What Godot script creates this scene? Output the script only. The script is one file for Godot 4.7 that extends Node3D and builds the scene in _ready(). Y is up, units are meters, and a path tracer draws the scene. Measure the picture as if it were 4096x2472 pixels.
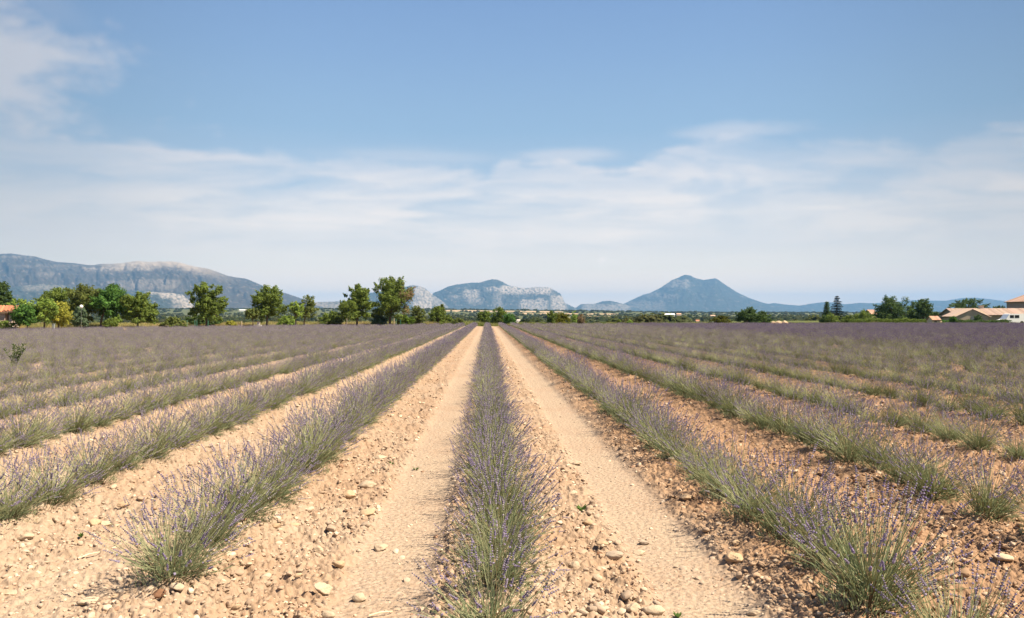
extends Node3D

# ---------------------------------------------------------------- constants
const FOCAL := 3185.0            # focal length in pixels of a 4096 pixel wide picture
const EYE := 1.52                # camera height above the field
const ROW := 1.74                # distance between two lavender rows
const EXPO := 2.6
const HAZE := 5.4e-5

var cam_basis := Basis()
var rng := RandomNumberGenerator.new()
var used := {}
var n_soft := FastNoiseLite.new()
var n_clod := FastNoiseLite.new()
var n_fine := FastNoiseLite.new()
var n_big := FastNoiseLite.new()
var n_ridge := FastNoiseLite.new()
var n_cloud := FastNoiseLite.new()
var n_relief := FastNoiseLite.new()
var n_wisp := FastNoiseLite.new()
var leaf_mat: StandardMaterial3D
var bark_mat: StandardMaterial3D

# ---------------------------------------------------------------- small helpers
func rf(a: float, b: float) -> float:
	return rng.randf_range(a, b)

func numbered(called: String) -> String:
	var n: int = used.get(called, -1) + 1
	used[called] = n
	return called if n == 0 else "%s_%03d" % [called, n]

func tag(o: Node, label: String, category := "", group := "", kind := "") -> void:
	if label: o.set_meta("label", label)
	if category: o.set_meta("category", category)
	if group: o.set_meta("group", group)
	if kind: o.set_meta("kind", kind)

func thing(called: String, label: String, category: String, at := Vector3.ZERO, turn := 0.0, group := "") -> Node3D:
	var o := Node3D.new()
	o.name = numbered(called)
	add_child(o, true)
	o.position = at
	o.rotation.y = turn
	tag(o, label, category, group)
	return o

func mesh_node(called: String, m: Mesh, mat: Material, parent: Node = null) -> MeshInstance3D:
	var o := MeshInstance3D.new()
	o.name = called if parent else numbered(called)
	o.mesh = m
	o.material_override = mat
	(parent if parent else self).add_child(o, true)
	return o

func mat_plain(c: Color, rough := 0.9) -> StandardMaterial3D:
	var m := StandardMaterial3D.new()
	m.albedo_color = c.linear_to_srgb()
	m.roughness = rough
	m.metallic_specular = 0.25
	return m

func mat_vertex(rough := 0.9, back := 0.0) -> StandardMaterial3D:
	var m := StandardMaterial3D.new()
	m.vertex_color_use_as_albedo = true
	m.roughness = rough
	m.metallic_specular = 0.25
	if back > 0.0:
		m.backlight_enabled = true
		m.backlight = Color(back, back, back).linear_to_srgb()
	return m

func noise(seed_: int, freq: float, oct: int, kind := FastNoiseLite.TYPE_SIMPLEX_SMOOTH) -> FastNoiseLite:
	var n := FastNoiseLite.new()
	n.seed = seed_
	n.frequency = freq
	n.noise_type = kind
	n.fractal_type = FastNoiseLite.FRACTAL_FBM if oct > 1 else FastNoiseLite.FRACTAL_NONE
	n.fractal_octaves = oct
	return n

# a pile of triangles that becomes one mesh
class Pile:
	var v := PackedVector3Array()
	var c := PackedColorArray()
	var ix := PackedInt32Array()

	func tri(a: Vector3, b: Vector3, d: Vector3, col: Color) -> void:
		var n := v.size()
		v.append(a); v.append(b); v.append(d)
		c.append(col); c.append(col); c.append(col)
		ix.append(n); ix.append(n + 1); ix.append(n + 2)

	func quad(a: Vector3, b: Vector3, d: Vector3, e: Vector3, col: Color) -> void:
		var n := v.size()
		v.append(a); v.append(b); v.append(d); v.append(e)
		c.append(col); c.append(col); c.append(col); c.append(col)
		ix.append(n); ix.append(n + 1); ix.append(n + 2)
		ix.append(n); ix.append(n + 2); ix.append(n + 3)

	func box(lo: Vector3, hi: Vector3, col: Color, t := Transform3D()) -> void:
		var p := []
		for i in 8:
			p.append(t * Vector3(hi.x if i & 1 else lo.x, hi.y if i & 2 else lo.y, hi.z if i & 4 else lo.z))
		quad(p[0], p[1], p[3], p[2], col); quad(p[5], p[4], p[6], p[7], col)
		quad(p[4], p[0], p[2], p[6], col); quad(p[1], p[5], p[7], p[3], col)
		quad(p[2], p[3], p[7], p[6], col); quad(p[4], p[5], p[1], p[0], col)

	func tube(pts: Array, rads: Array, sides: int, col: Color, col2 = null) -> void:
		var first := v.size()
		for i in pts.size():
			var d: Vector3 = (pts[mini(i + 1, pts.size() - 1)] - pts[maxi(i - 1, 0)]).normalized()
			var a := d.cross(Vector3.RIGHT if absf(d.x) < 0.8 else Vector3.BACK).normalized()
			var b := d.cross(a)
			var k: Color = col if col2 == null else col.lerp(col2, float(i) / (pts.size() - 1))
			for s in sides:
				var w := TAU * s / sides
				v.append(pts[i] + (a * cos(w) + b * sin(w)) * rads[i])
				c.append(k)
		for i in pts.size() - 1:
			for s in sides:
				var p := first + i * sides + s
				var q := first + i * sides + (s + 1) % sides
				ix.append(p); ix.append(q); ix.append(p + sides)
				ix.append(q); ix.append(q + sides); ix.append(p + sides)

	# a leaf: a rhomb of two triangles
	func leaf(at: Vector3, along: Vector3, across: Vector3, col: Color) -> void:
		quad(at - along, at + across, at + along, at - across, col)

	func mesh(normals = null) -> ArrayMesh:
		var a := []
		a.resize(Mesh.ARRAY_MAX)
		a[Mesh.ARRAY_VERTEX] = v
		a[Mesh.ARRAY_COLOR] = c
		a[Mesh.ARRAY_INDEX] = ix
		if normals != null:
			a[Mesh.ARRAY_NORMAL] = normals
		var m := ArrayMesh.new()
		m.add_surface_from_arrays(Mesh.PRIMITIVE_TRIANGLES, a)
		return m

func smooth_normals(p: Pile) -> PackedVector3Array:
	var n := PackedVector3Array()
	n.resize(p.v.size())
	for t in range(0, p.ix.size(), 3):
		var a := p.ix[t]
		var b := p.ix[t + 1]
		var d := p.ix[t + 2]
		var f := (p.v[d] - p.v[a]).cross(p.v[b] - p.v[a])
		n[a] += f; n[b] += f; n[d] += f
	for i in n.size():
		n[i] = n[i].normalized()
	return n

# direction of a pixel of the 4096 x 2472 picture, and the place on it at a given distance ahead (along -z)
func ray(px: float, py: float) -> Vector3:
	return cam_basis * Vector3(px - 2048.0, 1236.0 - py, -FOCAL)

func at(px: float, py: float, ahead: float) -> Vector3:
	var d := ray(px, py)
	return Vector3(0, EYE, 0) + d * (ahead / -d.z)

# where that pixel meets the field
func on_field(px: float, py: float) -> Vector3:
	var d := ray(px, py)
	var p := Vector3(0, EYE, 0) + d * (EYE / -d.y)
	p.y = ground(p.x, -p.z)
	return p

func table(xs: Array, ys: Array, x: float) -> float:
	if x <= xs[0]: return ys[0]
	for i in range(1, xs.size()):
		if x < xs[i]:
			var t: float = (x - xs[i - 1]) / (xs[i] - xs[i - 1])
			return lerpf(ys[i - 1], ys[i], t)
	return ys[-1]

# ---------------------------------------------------------------- the lie of the land (d is the distance ahead, -z)
func field_end(x: float, d: float) -> float:
	var r := x / maxf(d, 1.0)
	return table([-0.9, -0.61, -0.39, -0.2, 0.0, 0.66, 0.9], [64.0, 72.0, 89.0, 104.0, 116.0, 120.0, 120.0], r)

func gap_of(x: float) -> float:      # 0 at a row, 1 at the next row to the right
	return fposmod((x - 0.04) / ROW, 1.0)

func track(x: float) -> float:       # 1 on the smooth wheel track
	var g := gap_of(x)
	var worn := 1.0 if absf(x - 0.04) < ROW else (0.45 if x < 0.0 else 0.12)
	return worn * smoothstep(0.44, 0.55, g) * (1.0 - smoothstep(0.76, 0.84, g))

func ground(x: float, d: float) -> float:
	var h := 0.0
	var e := field_end(x, d)
	if d < e + 2.0:
		var g := gap_of(x)
		var rd := minf(g, 1.0 - g) * ROW
		h += 0.07 * exp(-rd * rd / 0.09) - 0.03 * track(x)
		h += 0.02 * n_soft.get_noise_2d(x * 0.5, d * 0.5)
		if d < 40.0:
			var rough := (1.0 + 0.1 * smoothstep(1.2, 2.2, x)) * (1.0 - 0.85 * track(x))
			h += rough * (0.036 * n_clod.get_noise_2d(x, d) + 0.026 * n_fine.get_noise_2d(x, d)) * (1.0 - smoothstep(20.0, 40.0, d))
	else:
		var r := x / d
		var past := d - e
		var level := lerpf(22.0, 130.0, smoothstep(0.12, 0.4, r))
		var fall := smoothstep(level, level + 140.0, past)
		var valley := table([150.0, 300.0, 700.0, 1500.0, 2300.0, 2900.0, 3500.0, 6000.0, 9000.0, 26000.0], [-9.0, -10.0, -8.0, 0.0, 6.0, 22.0, 25.0, 38.0, 50.0, 75.0], d)
		if valley > 0.0:
			valley *= lerpf(1.15, 0.55, smoothstep(-0.15, 0.35, r))
		h = lerpf(-0.05, valley, fall) + 1.5 * n_big.get_noise_2d(x * 0.01, d * 0.01) * smoothstep(300.0, 900.0, d)
		h += 0.05 * n_soft.get_noise_2d(x, d)
	return h

func wheat(x: float, d: float) -> bool:     # pale fields far out in the valley
	var px := 1948.0 + FOCAL * x / d
	var wob := 120.0 * n_big.get_noise_2d(x * 0.02, d * 0.006)
	if d > 2300.0 + wob and d < 2440.0 + wob and px > 2090.0 and px < 2480.0: return true
	if d > 2620.0 + wob and d < 2800.0 + wob and px > 1775.0 and px < 2250.0: return true
	if d > 1250.0 + wob and d < 1330.0 + wob and px > 2230.0 and px < 2420.0: return true
	if d > 1500.0 + wob and d < 1620.0 + wob and px > 2330.0 and px < 2470.0: return true
	return false

func soil_color(x: float, d: float) -> Color:
	var pale := Color(0.396, 0.318, 0.250)
	var red := Color(0.322, 0.214, 0.138)
	var t := track(x)
	var k := 0.42 - 0.42 * t + 0.35 * n_soft.get_noise_2d(x * 0.7, d * 0.7) + 0.25 * n_clod.get_noise_2d(x * 1.3 + 40.0, d * 1.3)
	k += 0.75 * smoothstep(1.2, 2.0, x) * (1.0 - 0.4 * t) - 0.15 * smoothstep(-1.0, -2.5, x)
	return pale.lerp(red, clampf(k, 0.0, 1.0))

func ground_color(x: float, d: float) -> Color:
	var e := field_end(x, d)
	if d < e:
		return soil_color(x, d)
	if d < 260.0:
		var s := 0.5 + 0.5 * n_soft.get_noise_2d(x, d)
		return Color(0.30, 0.24, 0.11).lerp(Color(0.16, 0.17, 0.06), s).lerp(Color(0.10, 0.125, 0.04), smoothstep(-0.05, 0.1, x / d))
	if wheat(x, d):
		return Color(0.44, 0.34, 0.23)
	return Color(0.09, 0.11, 0.045).lerp(Color(0.12, 0.13, 0.06), clampf(0.3 + 0.6 * n_big.get_noise_2d(x * 0.03, d * 0.03), 0.0, 1.0))

# ---------------------------------------------------------------- the start
func _ready() -> void:
	rng.seed = 20240707
	n_soft = noise(3, 0.9, 3)
	n_clod = noise(5, 6.0, 3)
	n_fine = noise(7, 22.0, 2)
	n_big = noise(11, 1.0, 4)
	n_ridge = noise(13, 1.0, 5)
	n_relief = noise(29, 1.0, 3)
	n_cloud = noise(17, 1.0, 6)
	n_wisp = noise(19, 1.0, 6)

	var cam := Camera3D.new()
	cam.name = "camera"
	cam.fov = rad_to_deg(2.0 * atan(1236.0 / FOCAL))
	cam.near = 0.05
	cam.far = 60000.0
	cam.position = Vector3(0, EYE, 0)
	cam.rotation = Vector3(atan(27.0 / FOCAL), -atan(100.0 / FOCAL), 0)
	add_child(cam)
	cam.current = true
	cam_basis = Basis.from_euler(cam.rotation)

	var env := Environment.new()
	env.background_mode = Environment.BG_SKY
	var sky := Sky.new()
	var pano := PanoramaSkyMaterial.new()
	pano.panorama = make_sky(3072, 1536)
	sky.sky_material = pano
	env.sky = sky
	env.tonemap_mode = Environment.TONE_MAPPER_LINEAR
	env.tonemap_exposure = EXPO
	env.sdfgi_enabled = true
	env.ssao_enabled = true
	env.ssil_enabled = true
	env.fog_enabled = true
	env.fog_density = HAZE
	env.fog_light_color = Color(0.22, 0.51, 0.95).linear_to_srgb()
	var we := WorldEnvironment.new()
	we.name = "sky"
	we.environment = env
	add_child(we)

	var sun := DirectionalLight3D.new()
	sun.name = "sun"
	sun.light_energy = 1.6
	sun.light_color = Color(1.0, 0.93, 0.82)
	sun.light_angular_distance = 0.5
	sun.shadow_enabled = true
	add_child(sun)
	sun.look_at_from_position(Vector3(1.0, 1.5, 0.36) * 100.0, Vector3.ZERO)

	leaf_mat = mat_vertex(0.75, 1.0)
	bark_mat = mat_vertex(0.95)

	make_ground()
	make_mountains()
	make_forest()
	make_lavender()
	make_pebbles()
	make_stones()
	make_grass()
	make_trees()
	make_buildings()
	make_bits()

# ---------------------------------------------------------------- sky
func make_sky(w: int, h: int) -> ImageTexture:
	var data := PackedFloat32Array()
	data.resize(w * h * 3)
	# colours as they should appear, from the horizon upwards (elevation in degrees), then divided by the exposure
	var els := [0.0, 1.5, 2.5, 3.5, 5.0, 9.0, 13.0, 18.0, 24.0, 40.0, 90.0]
	var rs := [2.40, 1.90, 1.50, 1.20, 0.92, 0.50, 0.345, 0.275, 0.205, 0.14, 0.09]
	var gs := [1.60, 1.35, 1.16, 1.04, 0.87, 0.63, 0.520, 0.435, 0.345, 0.25, 0.17]
	var bs := [0.78, 0.80, 0.82, 0.82, 0.81, 0.77, 0.725, 0.690, 0.625, 0.50, 0.38]
	var tops_x := [-60.0, -34.0, -31.5, -22.0, -15.0, -9.0, -4.0, 0.0, 1.0, 5.0, 10.0, 11.5, 15.0, 19.0, 23.0, 26.0, 31.0, 34.0, 50.0]
	var tops_y := [10.0, 11.0, 11.0, 11.2, 11.6, 11.6, 11.4, 10.6, 11.3, 11.6, 11.0, 11.8, 12.6, 13.0, 12.0, 11.2, 11.2, 11.4, 10.0]
	for j in h:
		var el := 90.0 - 180.0 * (j + 0.5) / h
		if el < -1.0:
			for i in w:
				var o := (j * w + i) * 3
				data[o] = 0.42 / EXPO; data[o + 1] = 0.36 / EXPO; data[o + 2] = 0.30 / EXPO
			continue
		var e := maxf(el, 0.0)
		var low := smoothstep(3.0, 14.0, e)
		var cr := table(els, rs, e) / EXPO
		var cg := table(els, gs, e) / EXPO
		var cb := table(els, bs, e) / EXPO
		for i in w:
			var az := fposmod(360.0 * (i + 0.5) / w + 180.0, 360.0) - 180.0
			var a := 0.0
			if e < 60.0:
				# long flat veils: noise laid out on a cloud sheet high above the land
				var t := tan(deg_to_rad(e + 3.5))
				var ca := deg_to_rad(az)
				var sx := sin(ca) / t
				var sy := cos(ca) / t
				var warp := n_wisp.get_noise_2d(sx * 0.35, sy * 0.5)
				var big := n_cloud.get_noise_2d(sx * 0.55 + warp * 0.5, sy * 0.9)
				var wisp := n_wisp.get_noise_3d(az * 0.10 + warp * 1.5, e * 0.55 + big, 4.0)
				var top := table(tops_x, tops_y, az) + 1.1 * n_wisp.get_noise_2d(az * 0.12, 9.0) + 0.8 * wisp
				if absf(az) > 50.0:
					top = 10.0 + 5.0 * n_wisp.get_noise_2d(az * 0.04, 2.0) + 0.8 * wisp
				var d := top - e
				var veil := smoothstep(0.0, 0.9, d) * (1.0 - 0.72 * smoothstep(4.0, 8.0, d))
				veil *= clampf(0.60 + 0.6 * big + 0.55 * wisp, 0.0, 1.0)
				if az > 8.0 and az < 50.0:
					veil *= 1.0 - 0.55 * smoothstep(0.0, 0.5, n_cloud.get_noise_2d(az * 0.13 + 7.0, e * 0.33)) * smoothstep(8.0, 13.0, az)
				var ragged := 0.35 * wisp + 0.25 * big
				for lens in [[5.8, 11.35, 6.0, 0.75, 0.62], [18.0, 12.6, 6.5, 0.9, 0.6], [-6.0, 11.3, 10.0, 0.8, 0.35]]:
					var ql := Vector2((az - lens[0]) / lens[2], (e - lens[1]) / lens[3])
					veil = maxf(veil, lens[4] * smoothstep(0.0, 0.9, 1.0 - ql.length() + ragged))
				a = veil * (0.84 - 0.38 * smoothstep(-17.0, -30.0, az) * smoothstep(-60.0, -40.0, az))
				# the torn cloud high on one side and a few like it elsewhere
				var puff := 0.0
				if az < -18.0 and az > -60.0:
					var q := Vector2((az + 33.5) / 10.8, (e - 14.9) / 3.1)
					var rag := n_cloud.get_noise_2d(az * 0.11 + warp, e * 0.2) * 0.8 + 0.28 * n_wisp.get_noise_2d(az * 0.5, e * 0.75)
					var edge := 1.25 - sqrt(q.x * q.x * (1.0 if q.x > 0.0 else 0.2) + q.y * q.y * (1.0 if q.y > 0.0 else 0.55)) + rag
					puff = smoothstep(0.0, 1.1, edge) * 0.88
					var q2 := Vector2((az + 35.5) / 4.5, (e - 18.5) / 4.0)
					puff = maxf(puff, 0.3 * smoothstep(0.0, 1.2, 1.1 - q2.length() + rag))
					var streak := absf(e - (21.0 - 0.42 * (az + 34.0)) + rag)
					puff = maxf(puff, 0.13 * smoothstep(1.4, 0.0, streak) * smoothstep(-25.0, -29.0, az))
				elif absf(az) > 60.0:
					puff = 0.5 * smoothstep(0.15, 0.6, n_cloud.get_noise_2d(sx * 0.9 + 31.0, sy * 0.9)) * smoothstep(8.0, 14.0, e)
				a = maxf(a, puff)
				# one small fair-weather puff
				if absf(az - 8.3) < 1.6 and absf(e - 3.9) < 1.2:
					var q3 := Vector2((az - 8.25) / 0.75, (e - 3.9) / 0.42)
					a = maxf(a, 0.9 * smoothstep(0.0, 0.8, 0.8 - q3.length() + 0.9 * n_cloud.get_noise_2d(az * 1.6, e * 2.4)))
			a = clampf(a, 0.0, 0.92)
			var side := 1.0 - 0.24 * smoothstep(13.0, 38.0, absf(az - 2.0))
			var o := (j * w + i) * 3
			data[o] = side * lerpf(cr, lerpf(1.30, 0.77, low) / EXPO, a)
			data[o + 1] = side * lerpf(cg, lerpf(1.11, 0.775, low) / EXPO, a)
			data[o + 2] = side * lerpf(cb, lerpf(0.93, 0.83, low) / EXPO, a)
	var im := Image.create_from_data(w, h, false, Image.FORMAT_RGBF, data.to_byte_array())
	return ImageTexture.create_from_image(im)

# ---------------------------------------------------------------- ground
func make_ground() -> void:
	# rings round the standing place, fine where the eye is near, with a fan of columns
	var rings := PackedFloat32Array()
	var r := 0.4
	while r < 3.2:
		rings.append(r); r *= 1.12
	r = 3.2
	while r < 16.0:
		rings.append(r); r += maxf(0.016, r * r / 1250.0 * 0.9)
	while r < 135.0:
		rings.append(r); r *= 1.02
	while r < 26000.0:
		rings.append(r); r *= 1.03
	var cols := PackedFloat32Array()
	var a := -180.0
	while a < 180.0:
		cols.append(a)
		var off := absf(a)
		a += 0.105 if off < 39.0 else (0.6 if off < 60.0 else 3.0)
	cols.append(180.0)
	var p := Pile.new()
	var nc := cols.size()
	var flat := PackedInt32Array()
	for i in rings.size():
		for k in nc:
			var w := deg_to_rad(cols[k])
			var x := rings[i] * sin(w)
			var d := rings[i] * cos(w)
			var h := 0.0
			if absf(cols[k]) <= 62.0:
				h = ground(x, d)
			else:
				h = -0.02
			p.v.append(Vector3(x, h, -d))
			p.c.append(ground_color(x, d) if d > 1.0 else Color(0.45, 0.31, 0.21))
	for i in rings.size() - 1:
		for k in nc - 1:
			var q := i * nc + k
			p.ix.append(q); p.ix.append(q + nc); p.ix.append(q + 1)
			p.ix.append(q + 1); p.ix.append(q + nc); p.ix.append(q + nc + 1)
	var m := mat_vertex(0.95)
	m.uv1_triplanar = true
	m.uv1_world_triplanar = true
	m.uv1_scale = Vector3(1.1, 1.1, 1.1)
	var grain := NoiseTexture2D.new()
	grain.width = 1024; grain.height = 1024; grain.seamless = true
	grain.noise = noise(41, 0.02, 5)
	var ramp := Gradient.new()
	ramp.set_color(0, Color(0.80, 0.77, 0.74)); ramp.set_color(1, Color(1, 1, 1))
	grain.color_ramp = ramp
	m.albedo_texture = grain
	var lumps := NoiseTexture2D.new()
	lumps.width = 1024; lumps.height = 1024; lumps.seamless = true
	var ln := noise(43, 0.016, 5, FastNoiseLite.TYPE_SIMPLEX)
	lumps.noise = ln
	m.heightmap_enabled = true
	m.heightmap_texture = lumps
	m.heightmap_scale = 1.1
	var o := mesh_node("ground", p.mesh(smooth_normals(p)), m)
	tag(o, "stony tan soil of the lavender field and the land out to the mountains", "ground", "", "structure")

# ---------------------------------------------------------------- mountains
# a ridge seen from here: its skyline as pixels, its distance, how far its foot lies in front; bands of bare rock as [px0, px1, py0, py1, amount]
func mountain(called: String, label: String, pts: Array, dist: float, reach: float, cols: int, rows: int, scree: float, bands: Array, rough: float, tint: Color, top_pale := 0.0) -> void:
	var xs := []
	var ys := []
	for q in pts:
		xs.append(q[0]); ys.append(q[1])
	var p := Pile.new()
	var x0: float = xs[0]
	var x1: float = xs[-1]
	var back := int(rows * 0.2)
	var forest := Color(0.030, 0.036, 0.026) * tint
	var rock := Color(0.32, 0.275, 0.235)
	var scrub := Color(0.050, 0.050, 0.040) * tint
	for j in rows + back + 1:
		for i in cols + 1:
			var px := lerpf(x0, x1, float(i) / cols)
			var py := table(xs, ys, px)
			var ridge := at(px, py, dist)
			var foot := at(px, 1262.0, dist - reach)
			foot.y = 20.0
			var t := float(j) / rows
			var pos := Vector3.ZERO
			var sx := px * 0.004
			if t <= 1.0:
				var up := 1.0 - pow(1.0 - t, 1.35)
				pos = foot.lerp(ridge, t)
				var hgt := ridge.y - foot.y
				# gullies run down the slope; none at the skyline and at the foot
				var mask := sin(PI * clampf(t, 0.0, 1.0)) 
				var gully := absf(n_relief.get_noise_2d(sx * 2.2 + t * 0.9 + 0.5 * n_relief.get_noise_2d(sx * 3.0, t * 2.0), t * 0.9 + dist)) 
				var bumps := n_relief.get_noise_2d(sx * 5.0 - t, t * 4.0 + dist)
				pos.y = foot.y + hgt * up + hgt * rough * mask * (0.42 * (0.25 - gully) + 0.16 * bumps)
				if t < 1.0:
					pos.y = minf(pos.y, foot.y + hgt * (t + (1.0 - t) * 0.93))
			else:
				var b := (t - 1.0) * rows / back
				pos = ridge + Vector3(ridge.x, 0, ridge.z).normalized() * reach * 0.6 * b
				pos.y = ridge.y - (ridge.y - 10.0) * b * b - 4.0 * b
			if t > 0.9 and t <= 1.0:
				pos.y += 2.5 * n_ridge.get_noise_2d(px * 0.05, 3.0) * (t - 0.9) * 10.0
			p.v.append(pos)
			# what grows there
			var vy := 1263.0 - FOCAL * (pos.y - EYE) / -pos.z
			var nf := n_ridge.get_noise_2d(px * 0.022 + vy * 0.03, vy * 0.075 - px * 0.012 + dist)
			var ns := n_ridge.get_noise_2d(px * 0.06 + vy * 0.05, vy * 0.13 - px * 0.03 + dist)
			var k := smoothstep(0.42 - scree, 0.78 - scree, 0.5 + 0.55 * nf - 0.28 + 0.4 * ns)
			var c := forest.lerp(scrub, clampf(0.35 + 0.9 * ns + 0.5 * nf, 0.0, 1.0))
			var bare := k * 0.40
			for bd in bands:
				var ex: float = minf(smoothstep(bd[0] - 12.0, bd[0] + 12.0, px), 1.0 - smoothstep(bd[1] - 12.0, bd[1] + 12.0, px))
				var ey: float = minf(smoothstep(bd[2] - 4.0, bd[2] + 4.0, vy + 9.0 * nf), 1.0 - smoothstep(bd[3] - 5.0, bd[3] + 5.0, vy + 14.0 * ns))
				bare = maxf(bare, ex * ey * bd[4] * clampf(0.7 + 1.0 * n_ridge.get_noise_2d(px * 0.09, vy * 0.085) + 0.9 * ns, 0.0, 1.0))
			if top_pale > 0.0:
				bare = maxf(bare, top_pale * smoothstep(34.0, 4.0, vy - py + 12.0 * nf) * smoothstep(330.0, 560.0, px) * (1.0 - smoothstep(720.0, 900.0, px)))
			c = c.lerp(rock, clampf(bare, 0.0, 1.0))
			if top_pale > 0.0: c = c.lerp(Color(0.42, 0.335, 0.25), 0.8 * top_pale * smoothstep(46.0, 2.0, vy - py + 16.0 * nf) * smoothstep(300.0, 560.0, px) * (1.0 - smoothstep(760.0, 1000.0, px)))
			p.c.append(c)
	var nc := cols + 1
	for j in rows + back:
		for i in cols:
			var q := j * nc + i
			p.ix.append(q); p.ix.append(q + nc); p.ix.append(q + 1)
			p.ix.append(q + 1); p.ix.append(q + nc); p.ix.append(q + nc + 1)
	var o := mesh_node(called, p.mesh(smooth_normals(p)), mat_vertex(1.0))
	tag(o, label, "mountain", "", "structure")

func make_mountains() -> void:
	var w := Color(1, 1, 1)
	mountain("mountain", "long grey-blue mountain with a bare pale summit on the left", [[-500, 1040], [-250, 1012], [0, 1016], [45, 1014], [85, 1020], [140, 1026], [190, 1040], [230, 1048], [290, 1052], [350, 1060], [370, 1061], [400, 1056], [450, 1055], [490, 1054], [530, 1046], [560, 1044], [600, 1049], [640, 1046], [690, 1046], [720, 1050], [760, 1062], [800, 1070], [830, 1074], [870, 1088], [910, 1103], [950, 1110], [985, 1115], [1010, 1125], [1040, 1138], [1065, 1150], [1100, 1160], [1150, 1175], [1200, 1192], [1240, 1206], [1300, 1225], [1380, 1260]],
		9500.0, 2600.0, 420, 90, 0.05, [[0, 130, 1028, 1036, 0.4], [60, 330, 1062, 1072, 0.25], [330, 620, 1072, 1084, 0.6], [150, 220, 1090, 1108, 0.3], [430, 640, 1120, 1160, 0.28], [620, 720, 1120, 1160, 0.3]], 0.30, Color(1.25, 1.0, 1.05), 0.5)
	mountain("mountain_spur", "low scrubby spur with a pale quarried cliff below the long left mountain", [[-300, 1190], [-100, 1170], [0, 1162], [60, 1147], [150, 1136], [250, 1140], [330, 1156], [400, 1172], [480, 1172], [550, 1161], [620, 1168], [690, 1172], [730, 1178], [760, 1200], [800, 1236], [840, 1262]],
		7600.0, 1500.0, 240, 44, 0.03, [[585, 660, 1166, 1178, 0.9], [640, 705, 1167, 1194, 1.0], [690, 740, 1171, 1212, 1.0], [722, 775, 1180, 1238, 0.9], [90, 260, 1140, 1165, 0.4], [690, 800, 1200, 1240, 0.5]], 0.25, Color(0.95, 1.0, 0.95))
	mountain("mountain_foothill", "low ridge with pale cliffs behind the round tree", [[880, 1262], [930, 1236], [960, 1212], [1000, 1204], [1030, 1200], [1090, 1207], [1150, 1209], [1200, 1207], [1260, 1208], [1320, 1207], [1380, 1205], [1450, 1206], [1520, 1212], [1580, 1230], [1620, 1262]],
		9000.0, 1200.0, 220, 36, 0.05, [[940, 1130, 1206, 1240, 0.75], [1120, 1300, 1210, 1240, 0.6], [1280, 1420, 1212, 1236, 0.6]], 0.3, w)
	mountain("mountain_peak", "small rocky peak with cliffs standing left of the gorge", [[1400, 1225], [1440, 1195], [1482, 1171], [1515, 1166], [1550, 1163], [1600, 1155], [1640, 1142], [1655, 1141], [1680, 1145], [1700, 1152], [1720, 1170], [1745, 1188], [1790, 1215], [1830, 1245], [1860, 1262]],
		11500.0, 1500.0, 200, 50, 0.10, [[1655, 1735, 1145, 1205, 0.85], [1650, 1730, 1198, 1250, 0.95], [1720, 1790, 1180, 1240, 0.5]], 0.3, w)
	mountain("mountain_massif", "blue massif with a long white cliff band under its summit", [[1640, 1262], [1690, 1210], [1735, 1171], [1760, 1162], [1790, 1147], [1820, 1139], [1880, 1131], [1920, 1130], [1950, 1121], [1970, 1117], [1990, 1119], [2010, 1127], [2035, 1142], [2060, 1145], [2080, 1150], [2110, 1152], [2140, 1148], [2190, 1149], [2203, 1152], [2215, 1160], [2240, 1173], [2250, 1190], [2260, 1212], [2280, 1222], [2300, 1230], [2330, 1262]],
		12500.0, 1900.0, 330, 90, 0.06, [[2003, 2208, 1143, 1176, 1.0], [1945, 2010, 1150, 1165, 0.8], [1855, 1915, 1158, 1195, 0.75], [1800, 1840, 1180, 1195, 0.5], [1870, 1930, 1190, 1215, 0.45], [2080, 2190, 1198, 1240, 0.75], [2205, 2265, 1180, 1242, 0.8], [1975, 2010, 1170, 1240, 0.35]], 0.25, w)
	mountain("mountain_shoulder", "low rocky shoulder between the massif and the right peak", [[2240, 1262], [2300, 1232], [2325, 1216], [2380, 1215], [2410, 1205], [2440, 1203], [2465, 1208], [2490, 1215], [2560, 1235], [2620, 1262]],
		13000.0, 1200.0, 150, 36, 0.10, [[2330, 2520, 1216, 1245, 0.5]], 0.3, w)
	mountain("mountain_pyramid", "isolated blue mountain with twin rounded tops right of the gorge", [[2380, 1262], [2440, 1238], [2500, 1213], [2530, 1198], [2575, 1178], [2600, 1172], [2640, 1152], [2690, 1119], [2710, 1112], [2735, 1100], [2745, 1099], [2765, 1103], [2780, 1112], [2815, 1120], [2840, 1116], [2860, 1113], [2870, 1117], [2900, 1138], [2950, 1170], [3000, 1193], [3050, 1210], [3100, 1222], [3180, 1235], [3260, 1262]],
		14500.0, 2300.0, 300, 80, 0.0, [[2650, 2760, 1118, 1150, 0.42], [2590, 2640, 1165, 1190, 0.3], [2640, 2710, 1175, 1195, 0.3], [2480, 2660, 1205, 1240, 0.25]], 0.22, w)
	mountain("mountain_range", "line of low blue hills along the right horizon", [[3000, 1262], [3040, 1220], [3100, 1212], [3140, 1218], [3200, 1222], [3240, 1215], [3290, 1209], [3340, 1210], [3380, 1217], [3440, 1211], [3500, 1213], [3600, 1205], [3660, 1200], [3720, 1202], [3780, 1203], [3850, 1192], [3900, 1190], [3960, 1197], [4050, 1208], [4100, 1214], [4300, 1228], [4600, 1240]],
		15500.0, 1800.0, 320, 44, -0.02, [], 0.3, w)

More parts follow.
